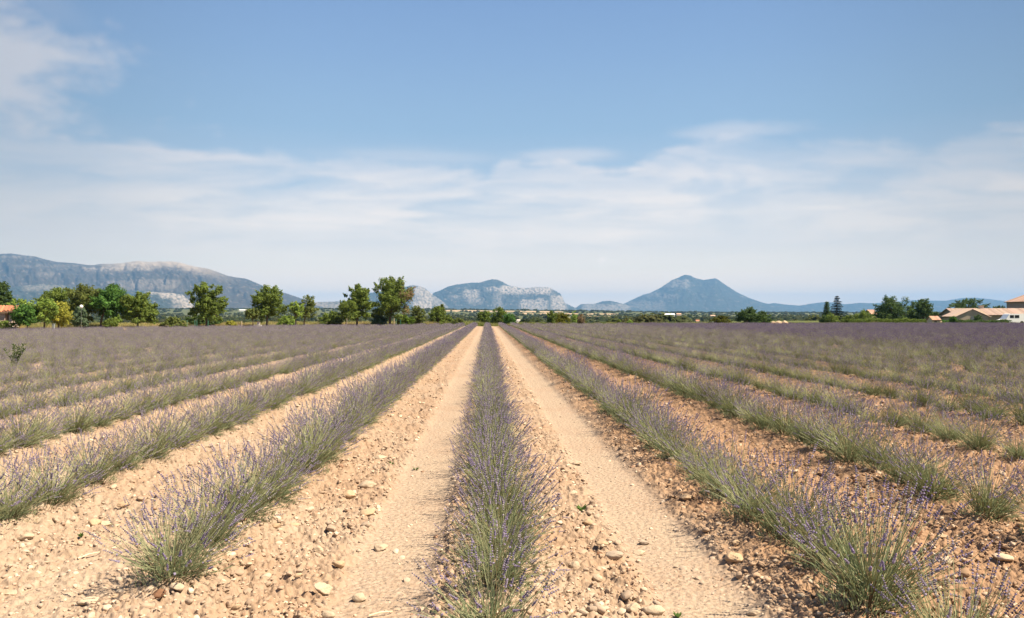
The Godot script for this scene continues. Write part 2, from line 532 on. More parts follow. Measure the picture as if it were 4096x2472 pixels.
# ---------------------------------------------------------------- woods of the valley (one mass)
func clump_mesh(sd: int, n: int, size: float) -> ArrayMesh:
	rng.seed = sd
	var p := Pile.new()
	for i in n:
		var dirv := Vector3(rf(-1, 1), rf(-0.25, 1), rf(-1, 1)).normalized()
		var lob := 0.8 + 0.3 * n_big.get_noise_3d(dirv.x * 1.6 + sd, dirv.y * 1.6, dirv.z * 1.6)
		var pos := Vector3(dirv.x * 3.4, 2.6 + dirv.y * 3.6, dirv.z * 3.4) * lob * rf(0.8, 1.04)
		var nn := (dirv + Vector3(rf(-1, 1), rf(-0.4, 1), rf(-1, 1)) * 0.7).normalized()
		var tt := nn.cross(Vector3(rf(-1, 1), rf(-1, 1), rf(-1, 1))).normalized()
		var g := rf(0.75, 1.25)
		p.leaf(pos, tt * size * rf(0.6, 1.2), nn.cross(tt) * size * rf(0.4, 0.8), Color(0.075 * g, 0.098 * g, 0.038 * g))
	return p.mesh()

func make_forest() -> void:
	var root := Node3D.new()
	root.name = numbered("forest")
	add_child(root, true)
	tag(root, "dark green woods filling the valley between the field and the mountains", "forest", "", "stuff")
	for variant in 3:
		var list := []
		var cols := []
		var m := clump_mesh(900 + variant, 420, 0.75)
		rng.seed = 500 + variant
		for i in 5200:
			var d := 210.0 * pow(30.0, rf(0.0, 1.0))
			var r := rf(-0.8, 0.8)
			var x := r * d
			if d < field_end(x, d) + lerpf(70.0, 190.0, smoothstep(0.12, 0.4, r)): continue
			if wheat(x, d) or wheat(x, d + 40.0): continue
			if d < 2600.0 and n_big.get_noise_2d(x * 0.006, d * 0.006) < -0.28: continue
			var s := rf(0.7, 1.25) * lerpf(1.0, 1.8, smoothstep(700.0, 4000.0, d))
			if d > 1200.0 and d < 2400.0: s *= 0.62
			var t := Transform3D(Basis(Vector3.UP, rf(0, TAU)).scaled(Vector3(s * 1.15, s * rf(0.75, 1.1) * lerpf(1.0, 0.6, smoothstep(700.0, 4000.0, d)), s * 1.15)), Vector3(x, ground(x, d) - 0.3, -d))
			list.append(t)
			var k := rf(0.65, 1.2)
			cols.append(Color(k * rf(0.9, 1.25), k, k * rf(0.85, 1.1)))
		var mm := MultiMesh.new()
		mm.transform_format = MultiMesh.TRANSFORM_3D
		mm.use_colors = true
		mm.mesh = m
		mm.instance_count = list.size()
		for i in list.size():
			mm.set_instance_transform(i, list[i])
			mm.set_instance_color(i, cols[i])
		var o := MultiMeshInstance3D.new()
		o.name = "canopy"
		o.multimesh = mm
		o.material_override = leaf_mat
		o.set_meta("kind", "stuff")
		root.add_child(o, true)

# ---------------------------------------------------------------- lavender
# one plant: [foliage, stems, flower spikes]
func lavender_meshes(sd: int, stems: int, height: float, spread: float, bloom: float, deep: float) -> Array:
	rng.seed = sd
	var f := Pile.new()
	var s := Pile.new()
	var b := Pile.new()
	for i in 620:
		var w := rf(0, TAU)
		var rr := 0.24 * sqrt(rf(0, 1))
		var hh := rf(0.0, 1.0) * 0.22 * (1.0 - pow(rr / 0.27, 2.0)) + 0.01
		var pos := Vector3(cos(w) * rr, hh, sin(w) * rr)
		var dirv := (pos * 2.2 + Vector3(rf(-0.3, 0.3), rf(0.3, 1.0), rf(-0.3, 0.3))).normalized()
		var across := dirv.cross(Vector3(rf(-1, 1), rf(-1, 1), rf(-1, 1))).normalized()
		var g := rf(0.7, 1.3)
		f.leaf(pos, dirv * rf(0.016, 0.032), across * rf(0.0016, 0.0028), Color(0.275 * g, 0.330 * g, 0.190 * g))
	for i in 26:      # woody stalks in the heart of the plant
		var w := rf(0, TAU)
		var d := Vector3(cos(w), 0, sin(w))
		s.tube([d * 0.02, d * rf(0.09, 0.16) + Vector3(0, rf(0.05, 0.1), 0), d * rf(0.16, 0.26) + Vector3(0, rf(0.09, 0.19), 0)], [0.0045, 0.0032, 0.0018], 3, Color(0.19, 0.15, 0.10))
	for i in int(stems * 0.75):      # leafy shoots that make the low dense body
		var w := rf(0, TAU)
		var tilt := deg_to_rad(78.0 * pow(rf(0, 1), 0.7)) * spread
		var out := Vector3(cos(w), 0, sin(w))
		var start := out * rf(0.0, 0.14) + Vector3(0, rf(0.02, 0.1), 0)
		var d0 := (out * sin(tilt) + Vector3.UP * cos(tilt)).normalized()
		var l := height * rf(0.3, 0.62)
		var g := rf(0.75, 1.2)
		var c := Color(0.275 * g, 0.335 * g, 0.195 * g)
		s.tube([start, start + d0 * l * 0.6, start + d0 * l + Vector3.UP * rf(-0.02, 0.03)], [0.0021, 0.0018, 0.0008], 3, c)
		for k in 5:
			var u := rf(0.25, 1.0)
			var dirv := (d0 + Vector3(rf(-0.6, 0.6), rf(-0.3, 0.6), rf(-0.6, 0.6))).normalized()
			f.leaf(start + d0 * l * u + dirv * 0.014, dirv * rf(0.014, 0.026), dirv.cross(Vector3(rf(-1, 1), rf(-1, 1), rf(-1, 1))).normalized() * rf(0.0014, 0.0022), c)
	for i in stems:
		var w := rf(0, TAU)
		var tilt := deg_to_rad(72.0 * pow(rf(0, 1), 0.62)) * spread
		var length := height * rf(0.74, 1.12) * (1.0 - 0.12 * tilt)
		var out := Vector3(cos(w), 0, sin(w))
		var start := out * rf(0.0, 0.13) + Vector3(rf(-0.03, 0.03), rf(0.05, 0.15), rf(-0.03, 0.03))
		var d0 := (out * sin(tilt) + Vector3.UP * cos(tilt)).normalized()
		var bend := Vector3.UP * rf(-0.16, 0.30) * sin(tilt) + Vector3(rf(-0.2, 0.2), 0, rf(-0.2, 0.2))
		var l0 := length - 0.1
		var mid := start + d0 * l0 * 0.42
		var knee := mid + (d0 + bend * 0.5).normalized() * l0 * 0.3
		var d1 := (d0 + bend).normalized()
		var tip := knee + d1 * l0 * 0.28
		var g := rf(0.75, 1.25)
		var green := Color(0.410 * g, 0.430 * g, 0.265 * g)
		if rf(0, 1) < 0.12: green = Color(0.32, 0.27, 0.15)
		var rad := rf(0.0013, 0.0019)
		s.tube([start, mid, knee, tip], [rad * 1.15, rad, rad * 0.9, rad * 0.8], 3, green)
		if rf(0, 1) < 0.25:
			s.leaf(start.lerp(mid, rf(0.3, 0.9)) + d0 * 0.015, (d0 + out * rf(-0.6, 0.6)).normalized() * 0.02, out.cross(Vector3.UP) * 0.0018, green)
		if rf(0, 1) > bloom: continue
		# the spike: whorls of small florets, loose below, dense above
		var sp := rf(0.04, 0.075)
		var n := 6
		var gone := rf(0, 1)
		var hue := rf(0.0, 1.0)
		var base := Color(0.340, 0.300, 0.410).lerp(Color(0.190, 0.140, 0.320), clampf(hue * 0.62 + deep, 0.0, 1.0))
		if gone < 0.22: base = Color(0.36, 0.33, 0.36)
		var dd := (d1 + bend * 0.6).normalized()
		var aa := dd.cross(Vector3(0.3, 0.2, 0.9)).normalized()
		var bb := dd.cross(aa)
		s.tube([tip, tip + dd * sp], [rad * 0.8, rad * 0.5], 3, green)
		for q in n:
			var u := float(q) / (n - 1)
			if q == 0 and rf(0, 1) < 0.5: u = -0.28
			elif q == 1 and rf(0, 1) < 0.2: continue
			var cen := tip + dd * sp * u
			var rr := rf(0.0072, 0.0100) * (1.0 - 0.42 * clampf(u, 0.0, 1.0))
			var hh := sp / n * 0.62
			var turn := rf(0, TAU)
			var e1 := (aa * cos(turn) + bb * sin(turn)) * rr
			var e2 := (bb * cos(turn) - aa * sin(turn)) * rr
			var k := rf(0.7, 1.35)
			var col := Color(base.r * k, base.g * k, base.b * k)
			var top := cen + dd * hh
			var low := cen - dd * hh * 0.8
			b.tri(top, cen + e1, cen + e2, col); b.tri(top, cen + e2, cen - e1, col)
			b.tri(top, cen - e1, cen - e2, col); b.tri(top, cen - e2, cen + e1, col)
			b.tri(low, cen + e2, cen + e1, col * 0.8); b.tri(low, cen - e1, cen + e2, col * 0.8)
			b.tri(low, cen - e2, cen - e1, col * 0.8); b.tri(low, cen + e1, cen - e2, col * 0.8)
	return [f.mesh(), s.mesh(), b.mesh()]

func ordinal(n: int) -> String:
	var names := ["first", "second", "third", "fourth", "fifth", "sixth", "seventh", "eighth", "ninth", "tenth", "eleventh", "twelfth"]
	if n <= 12: return names[n - 1]
	var s := "th"
	if n % 100 < 11 or n % 100 > 13:
		s = ["th", "st", "nd", "rd", "th", "th", "th", "th", "th", "th"][n % 10]
	return "%d%s" % [n, s]

func make_lavender() -> void:
	var foliage_m := mat_vertex(0.8, 1.0)
	var stem_m := mat_vertex(0.7, 0.9)
	var flower_m := mat_vertex(0.85, 1.0)
	var mats := [foliage_m, stem_m, flower_m]
	var kinds := []
	for i in 5:      # full plants
		kinds.append(lavender_meshes(100 + i, 175, 0.50 + 0.02 * (i % 3), 0.95, 0.9, 0.0))
	for i in 2:      # thin plants
		kinds.append(lavender_meshes(140 + i, 105, 0.44, 1.0, 0.7, 0.0))
	for i in 2:      # a variety in full, deep flower
		kinds.append(lavender_meshes(160 + i, 240, 0.52, 0.9, 1.0, 0.6))
	for i in 3:      # plants past their best, more stalk than flower
		kinds.append(lavender_meshes(180 + i, 165, 0.48, 1.0, 0.6, -0.1))
	# where the plants stand
	rng.seed = 777
	var spots := []      # [distance, transform, kind, row, place in the row]
	var starts := {0: 3.5, -1: 4.40, 1: 3.25, 2: 5.0, -2: 4.7, 3: 5.0, -3: 5.0}
	for row in range(-62, 66):
		var rx := row * ROW + (0.0 if row == -1 else (0.19 if row == 1 else (0.13 if row > 1 else 0.04)))
		var d: float = starts.get(row, 4.5 + absf(row) * 0.1) + rf(0, 0.1)
		var place := 0
		while d < 123.0:
			var x := rx + rf(-0.05, 0.05)
			if d > field_end(x, d) - 0.4: break
			var az := x / d
			var weak := 0.0
			if row >= 3 and row <= 10: weak = 0.03 + 0.10 * smoothstep(0.25, 0.6, az)
			var missing := rf(0, 1) < (0.015 + weak * 0.2 if place > 3 else 0.0)
			if not missing and az > -1.0 and az < 1.1:
				var kind := rng.randi_range(0, 4)
				if rf(0, 1) < 0.08 + weak: kind = 5 + rng.randi_range(0, 1)
				elif row == 0 and rf(0, 1) < 0.8: kind = 9 + rng.randi_range(0, 2)
				elif row >= 1 and rf(0, 1) < (0.75 if row >= 3 else 0.4): kind = 9 + rng.randi_range(0, 2)
				if row >= 11 + int(2.5 * n_soft.get_noise_2d(d * 0.2, 0)): kind = 7 + rng.randi_range(0, 1)
				var s := rf(0.82, 1.06) * (1.0 + 0.12 * n_soft.get_noise_2d(x * 0.3, d * 0.3)) * (1.0 - weak * 0.3)
				var low := lerpf(1.0, 0.80 if row < 0 else 0.88, smoothstep(1.2, 3.2, absf(row)))
				var b := Basis(Vector3.BACK, rf(-0.24, -0.02)) * Basis(Vector3.RIGHT, rf(-0.08, 0.08)) * Basis(Vector3.UP, rf(0, TAU)) * Basis.from_scale(Vector3(s * lerpf(low, 1.0, 0.4), s * low * rf(0.9, 1.1), s * lerpf(low, 1.0, 0.4)))
				place += 1
				spots.append([Vector2(x, d).length(), Transform3D(b, Vector3(x, ground(x, d) - 0.015, -d)), kind, row, place])
			d += rf(0.5, 0.66) if place > 1 else rf(0.58, 0.66)
	spots.sort_custom(func(p, q): return p[0] < q[0])
	# the 300 nearest that the picture shows are plants of their own, the rest is one mass
	var single := []
	var mass := {}
	for s in spots:
		var o: Vector3 = s[1].origin
		var r := (o.x + 0.03 * o.z) / -o.z
		if single.size() < 300 and r > -0.74 and r < 0.74 and -o.z > 3.5:
			single.append(s)
		else:
			if not mass.has(s[2]): mass[s[2]] = []
			mass[s[2]].append(s[1])
	var names := ["foliage", "stems", "flower_spikes"]
	var protos := {}
	for s in single:
		var row: int = s[3]
		var where := "central row"
		if row != 0:
			where = "%s row %s of central row" % [ordinal(absi(row)), "left" if row < 0 else "right"]
		var look: String = "bushy" if s[2] < 5 else ("thin" if s[2] < 7 else ("purple" if s[2] < 9 else "greenish"))
		var label := "%s lavender plant, %s from near end of %s" % [look, ordinal(s[4]), where]
		var o: Node3D
		if protos.has(s[2]):
			o = protos[s[2]].duplicate()
			o.name = numbered("lavender_plant")
			add_child(o, true)
			tag(o, label)
		else:
			o = thing("lavender_plant", label, "lavender", Vector3.ZERO, 0.0, "lavender plants of the near rows")
			for k in 3:
				var part := mesh_node(names[k], kinds[s[2]][k], mats[k], o)
				part.set_meta("kind", "stuff")
			protos[s[2]] = o
		o.transform = s[1]
	var root := Node3D.new()
	root.name = numbered("lavender_field")
	add_child(root, true)
	tag(root, "grey-purple lavender rows running away to the far edge of the field", "lavender", "", "stuff")
	for kind in mass:
		for k in 3:
			var mm := MultiMesh.new()
			mm.transform_format = MultiMesh.TRANSFORM_3D
			mm.mesh = kinds[kind][k]
			mm.instance_count = mass[kind].size()
			for i in mass[kind].size():
				mm.set_instance_transform(i, mass[kind][i])
			var o := MultiMeshInstance3D.new()
			o.name = names[k]
			o.multimesh = mm
			o.material_override = mats[k]
			o.set_meta("kind", "stuff")
			root.add_child(o, true)

# ---------------------------------------------------------------- stones
func stone_mesh(sd: int, angular: float, detail: int) -> ArrayMesh:
	# a subdivided cube pushed to a ball, pressed in by a few planes and roughened
	rng.seed = sd
	var planes := []
	for i in 9:
		planes.append([Vector3(rf(-1, 1), rf(-1, 1), rf(-1, 1)).normalized(), rf(0.5, 0.88)])
	var p := Pile.new()
	var n := detail
	for face in 6:
		var first := p.v.size()
		for j in n + 1:
			for i in n + 1:
				var u := tan((float(i) / n - 0.5) * PI * 0.5)
				var w := tan((float(j) / n - 0.5) * PI * 0.5)
				var q := Vector3.ZERO
				match face:
					0: q = Vector3(1, u, -w)
					1: q = Vector3(-1, u, w)
					2: q = Vector3(u, 1, w)
					3: q = Vector3(u, -1, -w)
					4: q = Vector3(-u, w, -1)
					5: q = Vector3(u, w, 1)
				q = q.normalized()
				var r := 1.0
				for pl in planes:
					var dd: float = q.dot(pl[0])
					if dd > 0.05: r = minf(r, lerpf(1.0, pl[1] / dd, angular))
				r *= 1.0 + 0.12 * n_big.get_noise_3d(q.x * 1.3 + sd, q.y * 1.3, q.z * 1.3) + 0.03 * n_big.get_noise_3d(q.x * 5.0, q.y * 5.0 + sd, q.z * 5.0)
				p.v.append(q * r)
				p.c.append(Color(1, 1, 1) * (0.92 + 0.16 * n_big.get_noise_3d(q.x * 3.0, q.y * 3.0, q.z * 3.0 + sd)))
		for j in n:
			for i in n:
				var a := first + j * (n + 1) + i
				p.ix.append(a); p.ix.append(a + 1); p.ix.append(a + n + 1)
				p.ix.append(a + 1); p.ix.append(a + n + 2); p.ix.append(a + n + 1)
	return p.mesh(smooth_normals(p))

func make_pebbles() -> void:
	var m := mat_vertex(0.95)
	var root := Node3D.new()
	root.name = numbered("pebbles")
	add_child(root, true)
	tag(root, "small stones and crumbled clods strewn over the tan soil", "pebbles", "", "stuff")
	for variant in 5:
		var mesh := stone_mesh(300 + variant, 0.92, 3)
		rng.seed = 600 + variant
		var list := []
		var cols := []
		for i in 27000:
			var d := 3.1 * pow(20.0, rf(0.0, 1.0))
			var x := d * rf(-0.72, 0.76)
			var g := gap_of(x)
			var t := track(x)
			var want := lerpf(0.75, 0.10, t)
			if g > 0.2 and g < 0.5: want = 1.0
			if x < -ROW: want *= 0.6
			if x > ROW: want *= 1.35
			want *= 0.55 + 0.75 * n_soft.get_noise_2d(x * 1.1 + 9.0, d * 1.1) 
			if rf(0, 1) > want: continue
			var size := 0.0075 * pow(rf(0.0006, 1.0), -0.36) * (1.0 + d * 0.022)
			if size > 0.036: size = rf(0.012, 0.036)
			if t > 0.5: size *= 0.7
			var sq := Vector3(rf(0.8, 1.3), rf(0.45, 0.9), rf(0.8, 1.2)) * size
			var b := Basis.from_euler(Vector3(rf(-0.4, 0.4), rf(0, TAU), rf(-0.4, 0.4))) * Basis.from_scale(sq)
			list.append(Transform3D(b, Vector3(x, ground(x, d) + size * rf(-0.05, 0.3), -d)))
			var soil := soil_color(x, d)
			var c := soil * rf(0.85, 1.12)
			if rf(0, 1) < 0.22: c = soil.lerp(Color(0.62, 0.51, 0.39), rf(0.3, 0.9))
			if rf(0, 1) < 0.05: c = Color(0.30, 0.19, 0.13)
			cols.append(c)
		var mm := MultiMesh.new()
		mm.transform_format = MultiMesh.TRANSFORM_3D
		mm.use_colors = true
		mm.mesh = mesh
		mm.instance_count = list.size()
		for i in list.size():
			mm.set_instance_transform(i, list[i])
			mm.set_instance_color(i, cols[i])
		var o := MultiMeshInstance3D.new()
		o.name = "pebbles"
		o.multimesh = mm
		o.material_override = m
		o.set_meta("kind", "stuff")
		root.add_child(o, true)

func make_stones() -> void:
	# [px, py, width px, height px (2464 wide picture), tone 0 pale 1 tan 2 red-brown 3 grey, angular, label]
	var list := [
		[880, 1162, 44, 27, 0, 0.5, "pale rounded stone, farthest of the three big ones in the left wheel track"],
		[837, 1191, 36, 24, 1, 0.5, "tan block of stone left of and below the farthest big stone in the left track"],
		[880, 1234, 40, 20, 1, 0.2, "smooth flat tan pebble lying in the middle of the left track"],
		[815, 1357, 32, 24, 1, 0.3, "upright tan stone with a dark shadow on the near left track"],
		[773, 1421, 50, 32, 0, 0.6, "large pale angular stone near the bottom of the left track"],
		[863, 1426, 36, 26, 0, 0.6, "pale half buried stone right of the large angular stone in the left track"],
		[789, 1473, 38, 24, 0, 0.4, "rounded pale stone at the bottom edge of the left track"],
		[764, 1317, 26, 24, 0, 0.7, "white angular stone on the stony strip beside the left lavender row"],
		[912, 1098, 32, 15, 0, 0.7, "small pale slab, farthest single stone up the left track"],
		[912, 1310, 40, 20, 0, 0.9, "pale forked flat stone in the smooth left wheel track"],
		[705, 1267, 26, 14, 1, 0.3, "smooth tan stone close beside the tips of the left lavender row"],
		[662, 1278, 24, 15, 1, 0.4, "round tan stone under the leaning flowers of the left row"],
		[716, 1395, 22, 14, 1, 0.6, "little tan stone between the left row end and the large angular stone"],
		[220, 1259, 34, 18, 1, 0.3, "long tan stone in front of the second lavender row from the left"],
		[250, 1255, 24, 16, 0, 0.6, "pale stone touching the long tan stone at the left row"],
		[293, 1221, 32, 16, 1, 0.3, "flat grey-tan slab between the two lavender rows on the left"],
		[206, 1448, 48, 22, 0, 0.3, "long pale stone in the bare soil at the lower left"],
		[21, 1417, 42, 16, 0, 0.7, "pale slab at the very left edge of the soil"],
		[376, 1465, 34, 24, 2, 0.3, "dark red-brown rounded stone at the bottom left"],
		[421, 1452, 36, 22, 0, 0.9, "pale sharp slab right of the red-brown stone"],
		[331, 1441, 20, 16, 3, 0.3, "small grey round stone below the end of the left lavender row"],
		[566, 1470, 24, 16, 1, 0.4, "small tan stone at the bottom between the red-brown stone and the left track"],
		[54, 1301, 36, 20, 0, 0.5, "pale flat stone left of the small weed in the soil"],
		[63, 1410, 20, 10, 3, 0.3, "small grey flat stone at the lower left"],
		[1481, 1337, 44, 24, 3, 0.15, "big smooth grey-tan pebble in the right track"],
		[1442, 1335, 20, 16, 2, 0.9, "small brown pyramid shaped stone left of the smooth grey pebble"],
		[1438, 1385, 24, 22, 0, 0.15, "round whitish pebble below the smooth grey pebble"],
		[1526, 1463, 30, 32, 0, 0.6, "upright pale stone at the bottom of the right track"],
		[1580, 1466, 58, 30, 0, 0.5, "largest pale stone at the bottom of the right track"],
		[1541, 1318, 32, 14, 0, 0.7, "pale long stone above the smooth grey pebble"],
		[1551, 1294, 26, 13, 3, 0.4, "flat greyish stone at the edge of the smooth right track"],
		[1386, 1357, 28, 24, 0, 0.9, "pale jagged block among the flowers right of the central row"],
		[1512, 1440, 34, 13, 0, 0.6, "long pale sliver of stone above the bottom stones of the right track"],
		[1453, 1360, 34, 16, 0, 0.8, "pale flat broken stone below the brown pyramid stone"],
		[1452, 1316, 32, 15, 1, 0.8, "tan broken block above the brown pyramid stone"],
		[1346, 1318, 22, 14, 1, 0.5, "tan round stone under the flower tips of the central row"],
		[1414, 1252, 30, 18, 1, 0.8, "tan block below the small green seedling"],
		[1378, 1181, 28, 17, 0, 0.3, "white oval pebble beside the central row"],
		[1388, 1109, 24, 12, 0, 0.5, "small white stone up the right track beside the central row"],
		[1773, 1352, 44, 32, 1, 0.5, "big tan boulder at the foot of the first row on the right"],
		[1772, 1327, 22, 20, 1, 0.6, "tan stone leaning behind the big tan boulder"],
		[1655, 1214, 32, 18, 1, 0.7, "tan stone on the soil bank left of the first row on the right"],
		[2200, 1245, 28, 20, 0, 0.5, "bright white stone between the first two rows on the right"],
		[2209, 1278, 36, 26, 2, 0.4, "dark brown stone below the bright white one on the right"],
		[2240, 1319, 20, 13, 0, 0.2, "small white pebble below the dark brown stone"],
		[2283, 1348, 44, 24, 0, 0.4, "large pale stone among purple flower tips at the lower right"],
		[2424, 1353, 44, 20, 0, 0.3, "pale stone at the right edge of the soil"],
		[2276, 1295, 30, 13, 1, 0.5, "flat tan stone between the dark brown and the large pale stone"],
		[1946, 1415, 34, 22, 1, 0.6, "tan stone in front of the last tuft but one of the right row"],
		[1819, 1467, 38, 15, 0, 0.4, "flat pale stone at the bottom left of the last right tuft"],
		[1931, 1461, 22, 15, 0, 0.3, "small pale pebble at the foot of the last right tuft"],
		[2050, 1231, 20, 15, 0, 0.4, "small pale stone on the red soil right of the first right row"]]
	var m := mat_vertex(0.9)
	m.uv1_triplanar = true
	m.uv1_scale = Vector3(1.2, 1.2, 1.2)
	var grain := NoiseTexture2D.new()
	grain.width = 256; grain.height = 256; grain.seamless = true
	grain.noise = noise(47, 0.03, 5)
	var ramp := Gradient.new()
	ramp.set_color(0, Color(0.68, 0.64, 0.60)); ramp.set_color(1, Color(1, 1, 1))
	grain.color_ramp = ramp
	m.albedo_texture = grain
	var tones := [Color(0.62, 0.52, 0.405), Color(0.60, 0.46, 0.32), Color(0.27, 0.155, 0.10), Color(0.54, 0.46, 0.38)]
	for i in list.size():
		var q: Array = list[i]
		var s := 4096.0 / 2464.0
		var low := on_field(q[0] * s, (q[1] + q[3] * 0.42) * s)
		var dist := -low.z
		var wide: float = q[2] * s * dist / FOCAL
		var high: float = q[3] * s * dist / FOCAL
		rng.seed = 4000 + i
		var mesh := stone_mesh(4000 + i, minf(q[5] + 0.35, 1.0), 9)
		var half := Vector3(wide * 0.56, high * 0.46, wide * rf(0.38, 0.5))
		var cols: PackedColorArray = mesh.surface_get_arrays(0)[Mesh.ARRAY_COLOR]
		var arr := mesh.surface_get_arrays(0)
		var tone: Color = tones[q[4]] * rf(0.92, 1.06)
		for k in cols.size():
			cols[k] = Color(cols[k].r * tone.r, cols[k].g * tone.g, cols[k].b * tone.b)
		arr[Mesh.ARRAY_COLOR] = cols
		var made := ArrayMesh.new()
		made.add_surface_from_arrays(Mesh.PRIMITIVE_TRIANGLES, arr)
		var o := mesh_node("stone", made, m)
		tag(o, q[6], "stone", "larger stones in the tracks")
		o.transform = Transform3D(Basis.from_scale(half).rotated(Vector3.UP, rf(-0.5, 0.5)).rotated(Vector3.BACK, rf(-0.15, 0.15)), low + Vector3(0, half.y * 0.62, -half.z * 0.8))

# ---------------------------------------------------------------- dry grass along the field's far edge
func make_grass() -> void:
	rng.seed = 88
	var p := Pile.new()
	for i in 260:
		var w := rf(0, TAU)
		var root := Vector3(cos(w), 0, sin(w)) * rf(0, 0.45)
		var tip := root + Vector3(rf(-0.25, 0.25), rf(0.3, 0.75), rf(-0.25, 0.25))
		var side := Vector3(rf(-1, 1), 0, rf(-1, 1)).normalized() * rf(0.006, 0.014)
		var g := rf(0.7, 1.25)
		var c := Color(0.42 * g, 0.32 * g, 0.15 * g) if rf(0, 1) < 0.75 else Color(0.2 * g, 0.2 * g, 0.07 * g)
		p.tri(root - side, root + side, tip, c)
	var mesh := p.mesh()
	var list := []
	var cols := []
	for i in 3400:
		var r := rf(-0.85, 0.85)
		var e := field_end(r * 90.0, 90.0)
		var d := e + 0.6 + 26.0 * pow(rf(0, 1), 1.6)
		var x := r * d
		if d < field_end(x, d) + 0.4: continue
		if r > -0.05 and rf(0, 1) < 0.35: continue
		var s := rf(0.6, 1.25) * (1.0 if r < 0.0 else 0.75)
		list.append(Transform3D(Basis(Vector3.UP, rf(0, TAU)).scaled(Vector3(s * 1.4, s, s * 1.4)), Vector3(x, ground(x, d) - 0.02, -d)))
		var green := clampf(0.5 + n_soft.get_noise_2d(x * 0.2, d * 0.2) + (0.35 if r > -0.05 else -0.1), 0.0, 1.0)
		cols.append(Color(1.0, 1.0, 1.0).lerp(Color(0.5, 0.75, 0.5), green))
	var mm := MultiMesh.new()
	mm.transform_format = MultiMesh.TRANSFORM_3D
	mm.use_colors = true
	mm.mesh = mesh
	mm.instance_count = list.size()
	for i in list.size():
		mm.set_instance_transform(i, list[i])
		mm.set_instance_color(i, cols[i])
	var o := MultiMeshInstance3D.new()
	o.name = numbered("dry_grass")
	o.multimesh = mm
	o.material_override = mat_vertex(0.9, 0.3)
	add_child(o, true)
	tag(o, "straw coloured dry grass along the far edge of the lavender", "grass", "", "stuff")

# ---------------------------------------------------------------- trees
const OLIVE := [Color(0.180, 0.238, 0.049), Color(0.118, 0.174, 0.044)]
const DARK := [Color(0.095, 0.153, 0.049), Color(0.064, 0.105, 0.037)]
const BRIGHT := [Color(0.124, 0.250, 0.056), Color(0.080, 0.172, 0.044)]
const BROWNISH := [Color(0.176, 0.208, 0.058), Color(0.121, 0.158, 0.048)]
const YELLOW := [Color(0.407, 0.395, 0.068), Color(0.271, 0.289, 0.062)]
const LIME := [Color(0.271, 0.369, 0.074), Color(0.193, 0.289, 0.068)]
const SILVER := [Color(0.168, 0.242, 0.149), Color(0.124, 0.185, 0.104)]
const RUST := [Color(0.271, 0.185, 0.110), Color(0.159, 0.131, 0.079)]

